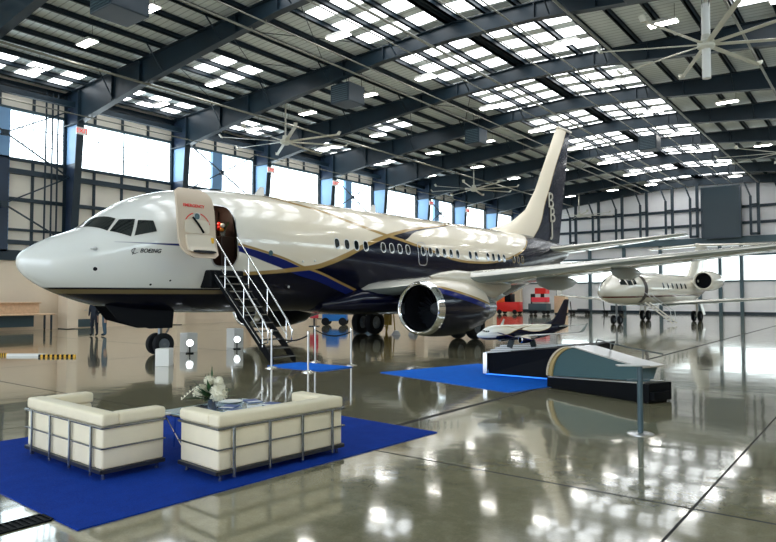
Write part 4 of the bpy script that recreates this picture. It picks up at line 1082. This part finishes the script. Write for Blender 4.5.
for i in range(44):
    a=rnd.uniform(0,2*PI); el=rnd.uniform(.1,1.45); L=rnd.uniform(.18,.36); d=Vector((math.cos(a)*math.cos(el),math.sin(a)*math.cos(el),math.sin(el))); s=Vector((-math.sin(a),math.cos(a),0))*.032
    b=Vector((0,0,.14)); m1=b+d*L*.5; e=b+d*L-Vector((0,0,.02)); lf.add([b,m1+s,e,m1-s],[(0,1,2,3)])
lf.tube([(0,0,.1),(.01,.0,.3),(.0,.0,.52)],.006,6); lf.add([(0,0,.38),(.02,0,.44),(0,0,.54),(-.02,0,.44)],[(0,1,2,3)])
lf.build('foliage',M['green'],t,fix=False)
sp=MB()
for i in range(5): 
    q=i/4; sp.add([v for v in [Vector((-.15-.10*q,-.14-.08*q,.26-.025*i)),Vector((-.165-.10*q,-.15-.08*q,.28-.025*i)),Vector((-.18-.10*q,-.14-.08*q,.265-.025*i)),Vector((-.165-.10*q,-.15-.08*q,.245-.025*i))]],[(0,1,2,3)])
sp.tube([(0,0,.14),(-.14,-.12,.29),(-.26,-.23,.14)],.003,5); sp.build('orchid_spray',M['petal'],t,fix=False)
# things lying on the table
t=thing('serving_tray','black tray on the coffee table left of the vase','tray',(-6.5,4.78,zt+.001),.1)
MB().rbox(-.14,.14,-.15,.17,0,.012,.004,1).build('base',M['black'],t); MB().tube([(-.14,-.15,.018),(.14,-.15,.018),(.14,.17,.018),(-.14,.17,.018)],.007,6,closed=True).build('rim',M['black'],t)
k=0
for i,(x,y,r,mm,lb) in enumerate(((-6.1,5.02,.3,'paper_blue','blue brochure on the coffee table nearest the vase'),(-6.1,5.30,.9,'paper_white','white brochure on the coffee table, second from the vase'),(-6.38,5.14,.5,'paper_blue','blue brochure in the middle of the coffee table'),(-6.15,5.57,.2,'paper_blue','blue brochure on the coffee table toward the chrome stair'),(-6.5,5.60,1.2,'paper_blue','blue brochure at the far end of the coffee table'))):
    t=thing('brochure',lb,'brochure',(x,y,zt+.001),r,'brochures on the coffee table')
    MB().box(-.09,.09,-.13,.13,0,.006).build('cover',M[mm],t); MB().box(-.085,.085,-.125,-.05,.006,.0075).build('printed_band',M['paper_white' if mm=='paper_blue' else 'paper_blue'],t)
t=MB(); t.lathe([(0,.001),(0,.09),(.012,.13),(.02,.15),(.016,.13),(.006,.09),(.006,.001)],24,Matrix.Translation((-6.63,5.36,zt+.001))@Matrix.Rotation(-PI/2,4,'Y')); tag(t.build('plate',M['white'],smooth=True),'white round plate on the coffee table','plate')
# stanchions and ropes
SP=[(-12.37,11.28,'leftmost rope post, standing before the foot of the stair'),(-11.0,11.2,'rope post nearest the viewer at the corner of the small blue mat'),(-12.6,13.1,'rope post behind the small blue mat'),(-11.2,13.0,'rightmost rope post beside the small blue mat')]
s0=None
for x,y,lb in SP:
    if s0 is None:
        s0=thing('rope_stanchion',lb,'stanchion',(x,y,0),0,'rope barrier posts')
        mb=MB(); mb.lathe([(0,.001),(0,.16),(.015,.16),(.04,.09),(.055,.03),(.055,.001)],28,Matrix.Rotation(-PI/2,4,'Y')); mb.build('base',M['chrome'],s0,smooth=True)
        MB().tube([(0,0,.05),(0,0,.93)],.024,12).build('post',M['alu'],s0,smooth=True)
        mb=MB(); mb.lathe([(.91,.001),(.91,.036),(.97,.036),(.98,.001)],16,Matrix.Rotation(-PI/2,4,'Y')); mb.build('cap',M['chrome'],s0,smooth=True)
    else: dup(s0,(x,y,0),0,lb)
def rope(a,b,sag,lb):
    p=[]
    for i in range(15):
        t=i/14; t=.03+.94*t; p.append((a[0]+(b[0]-a[0])*t,a[1]+(b[1]-a[1])*t,.88-sag*4*t*(1-t)))
    tag(MB().tube(p,.018,8).build('barrier_rope',M['blackm'],smooth=True),lb,'rope',group='black barrier ropes')
rope(SP[0],SP[1],.16,'black rope sagging between the leftmost and the nearest post')
rope(SP[2],SP[3],.14,'black rope sagging between the two rear posts')
# display stand under the model
t=thing('display_stand','black wedge-shaped display stand with stepped glass top under the model airplane','display stand',(0,0,0),0)
F=13.2; mb=MB()
rows=[]
MB_=MB()
vs=[(-7.25,F+.05,.06),(-5.0,F-.1,.06),(-4.95,F+1.0,.06),(-7.35,F+1.0,.06),(-7.33,F,.50),(-4.75,F-.1,.80),(-4.7,F+1.05,.84),(-7.45,F+1.05,.50)]
mb.add(vs,[(0,1,2,3),(4,7,6,5),(0,4,5,1),(1,5,6,2),(2,6,7,3),(3,7,4,0)]); mb.build('body',M['black'],t)
MB().box(-7.2,-5.05,F+.08,F+.95,.015,.06).build('plinth',M['blackm'],t)
MB().box(-7.36,-7.26,F-.04,F+.02,.05,.52).build('corner_trim',M['alu'],t)
for i in range(4):
    g=MB(); x0=-7.38; x1=-5.9+.1*i; y=F+.1+i*.24; z=.50+i*.035
    g.add([(x0,y,z),(x1,y,z+.10),(x1,y+.16,z+.10),(x0,y+.16,z),(x0,y,z+.03),(x1,y,z+.13),(x1,y+.16,z+.13),(x0,y+.16,z+.03)],[(0,1,2,3),(7,6,5,4),(0,4,5,1),(2,6,7,3),(0,3,7,4),(1,5,6,2)])
    g.build('glass_step',M['paper_white'],t)
    g=MB(); y+=.16; g.add([(x0,y,z-.05),(x1,y,z+.05),(x1,y+.1,z+.05),(x0,y+.1,z-.05),(x0,y,z+.03),(x1,y,z+.13),(x1,y+.1,z+.13),(x0,y+.1,z+.03)],[(0,1,2,3),(7,6,5,4),(0,4,5,1),(2,6,7,3),(0,3,7,4),(1,5,6,2)]); g.build('black_riser',M['black'],t)
MB().box(-7.3,-5.1,F-.02,F-.0,.03,.055).build('light_strip',M['led'],t)
mb=MB(); mb.bar((-6.72,13.22,.66),(-6.66,13.3,.95),.05,.12,up=(1,0,0)); mb.bar((-6.4,13.8,.66),(-6.45,13.72,.95),.05,.12,up=(1,0,0)); mb.build('model_support',M['teal_dark'],t)
# curved teal display
t=thing('curved_display','low teal curved display cabinet with sloping silver top on a black base','display cabinet',(0,0,0),0)
dv=Vector((2.24,-.82,0)).normalized(); nv=Vector((-dv.y,dv.x,0)); O=Vector((-5.36,12.15,0))
def DP(x,y,z): return O+dv*x+nv*y+Vector((0,0,z))
def dbox(mb,x0,x1,y0,y1,z0,z1,zb=None):
    zz=zb or (z1,z1)
    vs=[DP(x,y,z) for z in (0,1) for y in (y0,y1) for x in (x0,x1)]
    vs=[DP(x0,y0,z0),DP(x1,y0,z0),DP(x1,y1,z0),DP(x0,y1,z0),DP(x0,y0,zz[0]),DP(x1,y0,zz[1]),DP(x1,y1,zz[1]),DP(x0,y1,zz[0])]
    return mb.add(vs,[(0,3,2,1),(4,5,6,7),(0,1,5,4),(1,2,6,5),(2,3,7,6),(3,0,4,7)])
LW=2.30
mb=MB(); dbox(mb,0,LW,0,.62,.03,.17,(.21,.33)); dbox(mb,.06,LW-.06,.06,.58,0,.03); dbox(mb,LW,LW+.08,.03,.5,.06,.19); dbox(mb,-.05,.0,.06,.5,.10,.17); mb.build('base',M['black'],t)
mb=MB(); dbox(mb,.01,LW-.1,.012,.60,.20,.24,(.228,.345)); mb.build('base_top',M['alu'],t)
# side profile: left edge arcs
prof=[(.10,.235)]
for i in range(9):
    q=i/8*PI/2; prof.append((.10+.62*(1-math.cos(q)) ,.235+.60*math.sin(q)))
top=[(.72,.835),(1.7,.66),(2.12,.60)]
poly=prof[1:]+top[1:]+[(2.02,.355),(.1,.245)]
def face(y0,y1,poly,m,name,par):
    mb=MB(); n=len(poly); vs=[DP(x,y0,z) for x,z in poly]+[DP(x,y1,z) for x,z in poly]
    mb.add(vs,[tuple(range(n)),tuple(range(2*n-1,n-1,-1))]+[(i,i+n,(i+1)%n+n,(i+1)%n) for i in range(n)]); return mb.build(name,m,par)
face(.06,.52,poly,M['teal_panel'],'body',t)
arc=[(x-.075,z+.01) for x,z in prof[1:]]; pl=arc+[(x+.0,z-.0) for x,z in prof[:0:-1]]
face(.02,.55,pl,M['gold'],'curved_rim',t)
arc2=[(x-.13,z+.02) for x,z in prof[1:]]; pl=arc2+[(x-.08,z+.01) for x,z in prof[:0:-1]]
face(.0,.57,pl,M['chrome'],'outer_rim',t)
mb=MB(); n=len(top); pl=[(.58,.85),(.72,.86),(1.7,.69),(2.22,.615),(2.22,.59),(1.7,.665),(.72,.835),(.58,.83)]
face(-.03,.58,pl,M['alu'],'sloping_top',t)
mb=MB(); mb.tube([DP(.72,.54,.86),DP(.8,.54,.97),DP(1.5,.54,.87),DP(2.2,.54,.80)],.014,8); mb.tube([DP(1.1,.54,.80),DP(1.1,.54,.93)],.012,8); mb.tube([DP(1.8,.54,.68),DP(1.8,.54,.84)],.012,8); mb.build('guard_rail',M['tube'],t,smooth=True)
# sign post
t=thing('sign_stand','grey post on a round base with a silver plate before the teal display','sign stand',(-2.6,8.83,0),0)
mb=MB(); mb.lathe([(0,.001),(0,.17),(.008,.17),(.016,.15),(.02,.001)],28,Matrix.Rotation(-PI/2,4,'Y')); mb.build('base',M['alu'],t,smooth=True)
MB().tube([(0,0,.015),(0,0,.89)],.036,14).build('post',M['post_teal'],t,smooth=True)
MB().bar((-.14,-.1,.70),(.1,.08,.70),.03,.03).build('cross_bracket',M['post_teal'],t)
MB().rbox(-.30,.12,-.06,.06,.885,.905,.008,2,M=Matrix.Rotation(.65,4,'Z')).build('sign_plate',M['alu'],t)
# white plinths with floor spot lamps
def cube(lb,x,y,w,h,rz=0):
    t=thing('white_plinth',lb,'plinth',(x,y,0),rz,'small white plinths near the jetliner nose'); MB().rbox(-w/2,w/2,-w/2,w/2,0,h,.012,2).build('block',M['white'],t); MB().box(-w/2+.02,w/2-.02,-w/2+.02,w/2-.02,h-.0,h+.004).build('lid',M['white_metal'],t)
cube('white cube plinth standing in front of the jetliner nose wheel',-15.0,9.95,.36,.45,.65)
cube('slim white plinth behind and right of the nose wheel',-18.1,12.9,.4,.62)
cube('slim white plinth under the belly beside the stair',-18.35,15.0,.42,.68)
def spot(lb,x,y,z0):
    t=thing('spot_lamp',lb,'lamp',(x,y,0),-.62,'floor spot lamps')
    MB().tube([(0,0,0),(0,0,.28)],.02,8).build('stand',M['black'],t); mb=MB(); mb.lathe([(-.14,.001),(-.14,.07),(-.12,.1),(.1,.13),(.1,.115),(-.1,.09)],20,Matrix.Translation((0,0,.34))); mb.build('housing',M['black'],t,smooth=True)
    mb=MB(); mb.disc((.07,0,.34),.115,(1,0,0),20); mb.build('lens',M['spot'],t)
    MB().rbox(-.12,.12,-.12,.12,0,.03,.01,1).build('base',M['black'],t)
spot('lit floor spot lamp beside the nose wheel',-17.55,12.55,0)
spot('lit floor spot lamp under the belly left of the stair',-17.75,14.6,0)
# floor barriers (yellow/black and white)
def barrier(lb,x0,x1,y,hz=False):
    t=thing('floor_barrier',lb,'barrier',((x0+x1)/2,y,0),.6546,'low floor barriers'); L=(x1-x0)/2*1.05
    n=8
    MB().box(-L,L,-.03,.03,0,.075).build('bar',M['yellow' if hz else 'white'],t)
    if hz:
        mb=MB()
        for i in range(n): 
            a=-L+2*L*i/n; mb.box(a,a+L/n,-.033,-.03,0.002,.076); mb.box(a,a+L/n,-.033,.03,.075,.078)
        mb.build('stripes',M['black'],t,fix=False)
barrier('yellow and black striped floor bar at left in front of the beige wall',-20.2,-19.15,9.42,True)
barrier('yellow and black striped floor bar at the left picture edge',-21.9,-21.35,8.55,True)
barrier('long white floor bar between the striped bars at left',-21.3,-20.2,9.0)
# work bench by left wall
t=thing('work_bench','pale wooden work bench with raised shelf before the beige wall at left','bench',(-36.0,14.3,0),PI/2)
MB().rbox(-2.6,2.6,-.45,.45,.82,.9,.02,1).build('bench_top',M['wood'],t); MB().rbox(-2.6,2.1,.1,.45,1.45,1.52,.02,1).build('shelf',M['wood'],t); MB().box(-2.6,2.1,.38,.42,.9,1.45).build('back_board',M['wood'],t)
for x in (-2.4,2.4):
    for y in (-.38,.38): MB().box(x-.04,x+.04,y-.04,y+.04,.08,.82).build('leg',M['girt'],t); MB().tube([(x,y-.02,.05),(x,y+.02,.05)],.05,12).build('caster',M['black'],t)
MB().box(-2.4,1.8,.3,.34,.2,.82).build('back_panel',M['post_teal'],t)
t=thing('wall_door','beige door with a kick plate in the left wall behind the nose','door',(UL,18.95,0),0)
MB().box(.0,.05,-.55,.55,.02,2.2).build('door_leaf',M['beige_panel'],t); MB().box(.07,.09,-.55,.95,.05,.5).build('kick_plate',M['post_teal'],t); MB().box(.05,.12,.36,.46,1.0,1.04).build('door_handle',M['alu'],t)
# distant ground equipment
def trolley(name,lb,cat,x,y,w,d,h,m,m2,rz=0,grp=None):
    t=thing(name,lb,cat,(x,y,0),rz,grp)
    MB().rbox(-w/2,w/2,-d/2,d/2,.28,h*.6,.05,2).build('body',M[m],t,smooth=True)
    MB().rbox(-w*.35,w*.15,-d*.4,d*.4,h*.6,h,.05,2).build('cabin',M[m2],t,smooth=True)
    for sx in (-.36,.36):
        for sy in (-1,1):
            Mx=Matrix.Translation((sx*w,sy*d*.46,.25))@Matrix.Rotation(PI/2,4,'Z'); mb=MB(); mb.lathe([(-.08,.001),(-.08,.2),(-.06,.25),(.06,.25),(.08,.2),(.08,.001)],18,Mx); mb.build('wheel',M['rubber'],t,smooth=True)
    return t
t=trolley('aircraft_tug','red and orange tow tractor under the jetliner wing near the back wall','tug',-31.1,61.3,2.3,1.6,2.1,'red','black',.1)
M['orange2']=mat('orange_vehicle_paint',(.85,.13,.02),.4)
MB().rbox(-1.1,-.3,-.8,.8,1.2,1.9,.06,2).build('hood',M['orange2'],t); MB().tube([(.2,0,2.0),(.2,0,2.5)],.09,10).build('exhaust',M['orange2'],t)
t=thing('tool_cart','grey equipment cart with a red box on top, right of the red tow tractor','cart',(-28.5,62.9,0),0)
MB().rbox(-1,1,-.6,.6,.4,1.1,.04,2).build('body',M['post_teal'],t); MB().rbox(-.7,.9,-.5,.5,1.25,1.75,.04,2).build('lower_box',M['redp'],t); MB().rbox(-.3,.9,-.5,.5,2.1,2.7,.04,2).build('red_box',M['red'],t); MB().box(-.75,-.7,-.5,.5,1.1,2.1).build('rail',M['black'],t); MB().box(.3,.36,-.4,.4,1.7,2.1).build('post',M['black'],t); MB().box(-.6,.8,-.45,.45,1.08,1.26).build('shelf',M['alu'],t)
for x in (-.7,.7):
    for y in (-.5,.5): MB().tube([(x,y-.06,.2),(x,y+.06,.2)],.2,14).build('wheel',M['rubber'],t)
t=thing('beige_cabinet','pale beige cabinet standing right of the grey equipment cart','cabinet',(-26.7,64.2,0),0)
MB().rbox(-.6,.6,-.4,.4,.15,1.9,.03,2).build('body',M['wood'],t); MB().box(-.55,.55,-.35,.35,.0,.15).build('base',M['black'],t)
for i,(x,y,lb) in enumerate(((-25.4,66.0,'low black trolley with a tall handle in front of the back wall'),(-22.6,68.0,'low dark tow trolley left of the business jet nose'))):
    t=thing('hand_trolley',lb,'trolley',(x,y,0),0); MB().box(-1.1,1.1,-.4,.4,.25,.38).build('deck',M['black'],t); MB().tube([(-.95,0,.38),(-1.05,0,1.3)],.05,8).build('handle',M['black'],t)
    for sx in (-.8,.8):
        for sy in (-.36,.36): MB().tube([(sx,sy-.05,.14),(sx,sy+.05,.14)],.14,12).build('wheel',M['rubber'],t)
    MB().rbox(-.2,.9,-.3,.3,.38,.9 if i else .55,.03,1).build('load',M['girt'],t)
t=trolley('blue_tug','bright blue tow vehicle seen below the belly behind the rope posts','tug',-27.7,30.6,1.5,1.1,1.35,'bluep','bluep',.6)
MB().rbox(-.15,.15,-.3,.3,1.0,1.3,.03,1).build('red_seat',M['red'],t)
t=trolley('dark_tug','dark blue ground vehicle seen right of the bright blue one below the belly','tug',-26.2,31.9,1.6,1.0,1.2,'cloth_teal','bluep',.6)
for sx in (-.25,.25): MB().disc((sx,-.56,.75),.1,(0,-1,0),14).build('headlamp',M['white'],t)
t=thing('red_sign','pinkish red upright equipment stand seen left of the blue tow vehicle','equipment stand',(-27.6,28.6,0),.6)
MB().rbox(-.25,.25,-.12,.12,.5,1.25,.03,1).build('panel',M['redp'],t); MB().box(-.05,.05,-.05,.05,.03,.5).build('post',M['girt'],t); MB().box(-.3,.3,-.2,.2,0,.04).build('foot',M['girt'],t); MB().rbox(-.05,.25,-.1,.1,1.25,1.5,.03,1).build('top_box',M['redp'],t)
t=thing('step_ladder','ochre yellow step ladder behind the main wheels, left of the engine','ladder',(-20.9,27.0,0),.3)
for sx in (-.25,.25): MB().bar((sx,-.5,0),(sx,.35,1.75),.05,.08,up=(1,0,0)).build('rail',M['yellow_dark'],t)
for sx in (-.25,.25): MB().bar((sx,.8,0),(sx,.4,1.7),.04,.05,up=(1,0,0)).build('strut',M['yellow_dark'],t)
for i in range(6): MB().box(-.25,.25,-.45+.14*i,-.28+.14*i,.25+.27*i,.28+.27*i).build('step',M['yellow_dark'],t)
MB().box(-.22,.22,.36,.4,.3,1.6).build('back_panel',M['yellow_dark'],t)
for i,(x,y,lb) in enumerate(((-18.4,24.6,'white wheel chock just left of the near engine'),(-17.7,25.0,'small white wheel chock under the near engine'))):
    t=MB(); t.prism([(-.22,0),(.22,0),(.1,.2),(-.06,.2)],-.14,.14,'y'); o=t.build('wheel_chock',M['white']); o.location=(x,y,0); o.rotation_euler=(0,0,.7+i); tag(o,lb,'wheel chock')
# people
def person(lb,loc,rz,h,mtop,mleg,pose):
    t=thing('person',lb,'person',loc,rz)
    s=h/1.75
    J={'pel':(0,0,.93),'ch':(0,.0,1.22),'nk':(0,0,1.47),'hd':(0,-.02,1.56),'hd2':(0,-.03,1.68)}
    V_=[];E_=[];R_=[]
    def v(p,r): V_.append(Vector(p)*s); R_.append((r*s*1.12,r*s*1.12)); return len(V_)-1
    a=v((0,0,.93),.14); b=v((0,0,1.10),.125); c=v((0,0,1.30),.15); d=v((0,0,1.44),.07); e=v((0,-.01,1.53),.06); f=v((0,-.02,1.62),.095); g=v((0,-.02,1.69),.08)
    E_+=[(a,b),(b,c),(c,d),(d,e),(e,f),(f,g)]
    for sx in (-1,1):
        sh=v((sx*.19,0,1.40),.06); el=v((sx*.25,.03,1.12),.045); 
        wr=v(((sx*.20,-.12,.96) if pose else (sx*.24,-.02,.86)),.03); ha=v(((sx*.17,-.18,.94) if pose else (sx*.23,-.04,.77)),.038)
        E_+=[(c,sh),(sh,el),(el,wr),(wr,ha)]
        hp=v((sx*.10,0,.88),.10); kn=v((sx*.11,-.02,.50),.065); an=v((sx*.12,.02,.10),.045); to=v((sx*.13,-.14,.04),.04)
        E_+=[(a,hp),(hp,kn),(kn,an),(an,to)]
    me=bpy.data.meshes.new('body'); me.from_pydata(V_,E_,[]); o=bpy.data.objects.new('body',me); COL.objects.link(o)
    md=o.modifiers.new('s','SKIN'); o.modifiers.new('u','SUBSURF').levels=2
    for i,sv in enumerate(me.skin_vertices[0].data): sv.radius=R_[i]
    me.skin_vertices[0].data[0].use_root=True
    dg=bpy.context.evaluated_depsgraph_get(); m2=bpy.data.meshes.new_from_object(o.evaluated_get(dg)); o.modifiers.clear(); o.data=m2; o.parent=t
    for m in (mtop,mleg,M['skin'],M['black']): m2.materials.append(m)
    for p in m2.polygons:
        z=p.center.z/s; x=abs(p.center.x)/s
        p.material_index=2 if z>1.49 or (x>.15 and z<.93 and z>.6) else 3 if z<.09 else 1 if z<.95 else 0
        p.use_smooth=True
    mb=MB(); mb.grid([[Vector((x,y,z))*s for x,y,z in r] for r in [[(math.sin(i*PI/12)*math.cos(j*PI/6)*.1,.005+math.sin(i*PI/12)*math.sin(j*PI/6)*.11,1.665+math.cos(i*PI/12)*.11) for j in range(12)] for i in range(7)]],closed=True); mb.build('hair',M['black'],t,smooth='all')
    mb=MB(); mb.grid(blob((0,-.115*s,1.62*s),.014*s),closed=True); mb.build('nose',M['skin'],t,smooth='all')
person('person in dark clothes standing behind the jetliner nose, hands in front',(-28.9,15.5,0),.6,1.75,M['cloth_dark'],M['cloth_dark'],1)
person('person in blue jeans and dark jacket standing right of the other behind the nose',(-28.45,15.75,0),-.3,1.75,M['cloth_teal'],M['cloth_teal'],0)
# ---------------------------------------------------------------- camera, world
cam=bpy.data.cameras.new('camera'); cam.sensor_width=36; cam.lens=648.85/776*36; cam.clip_end=500
co=bpy.data.objects.new('camera',cam); COL.objects.link(co); co.location=(0,0,1.798); co.rotation_euler=(PI/2+.0397,0,.6546); scn.camera=co
w=bpy.data.worlds.new('world'); scn.world=w; w.use_nodes=True; bg=w.node_tree.nodes['Background']; bg.inputs[0].default_value=(.80,.90,1.0,1); bg.inputs[1].default_value=2.6
scn.view_settings.view_transform='Standard'; scn.view_settings.look='None'; scn.view_settings.exposure=0.6; scn.view_settings.gamma=1; scn.view_settings.use_curve_mapping=False
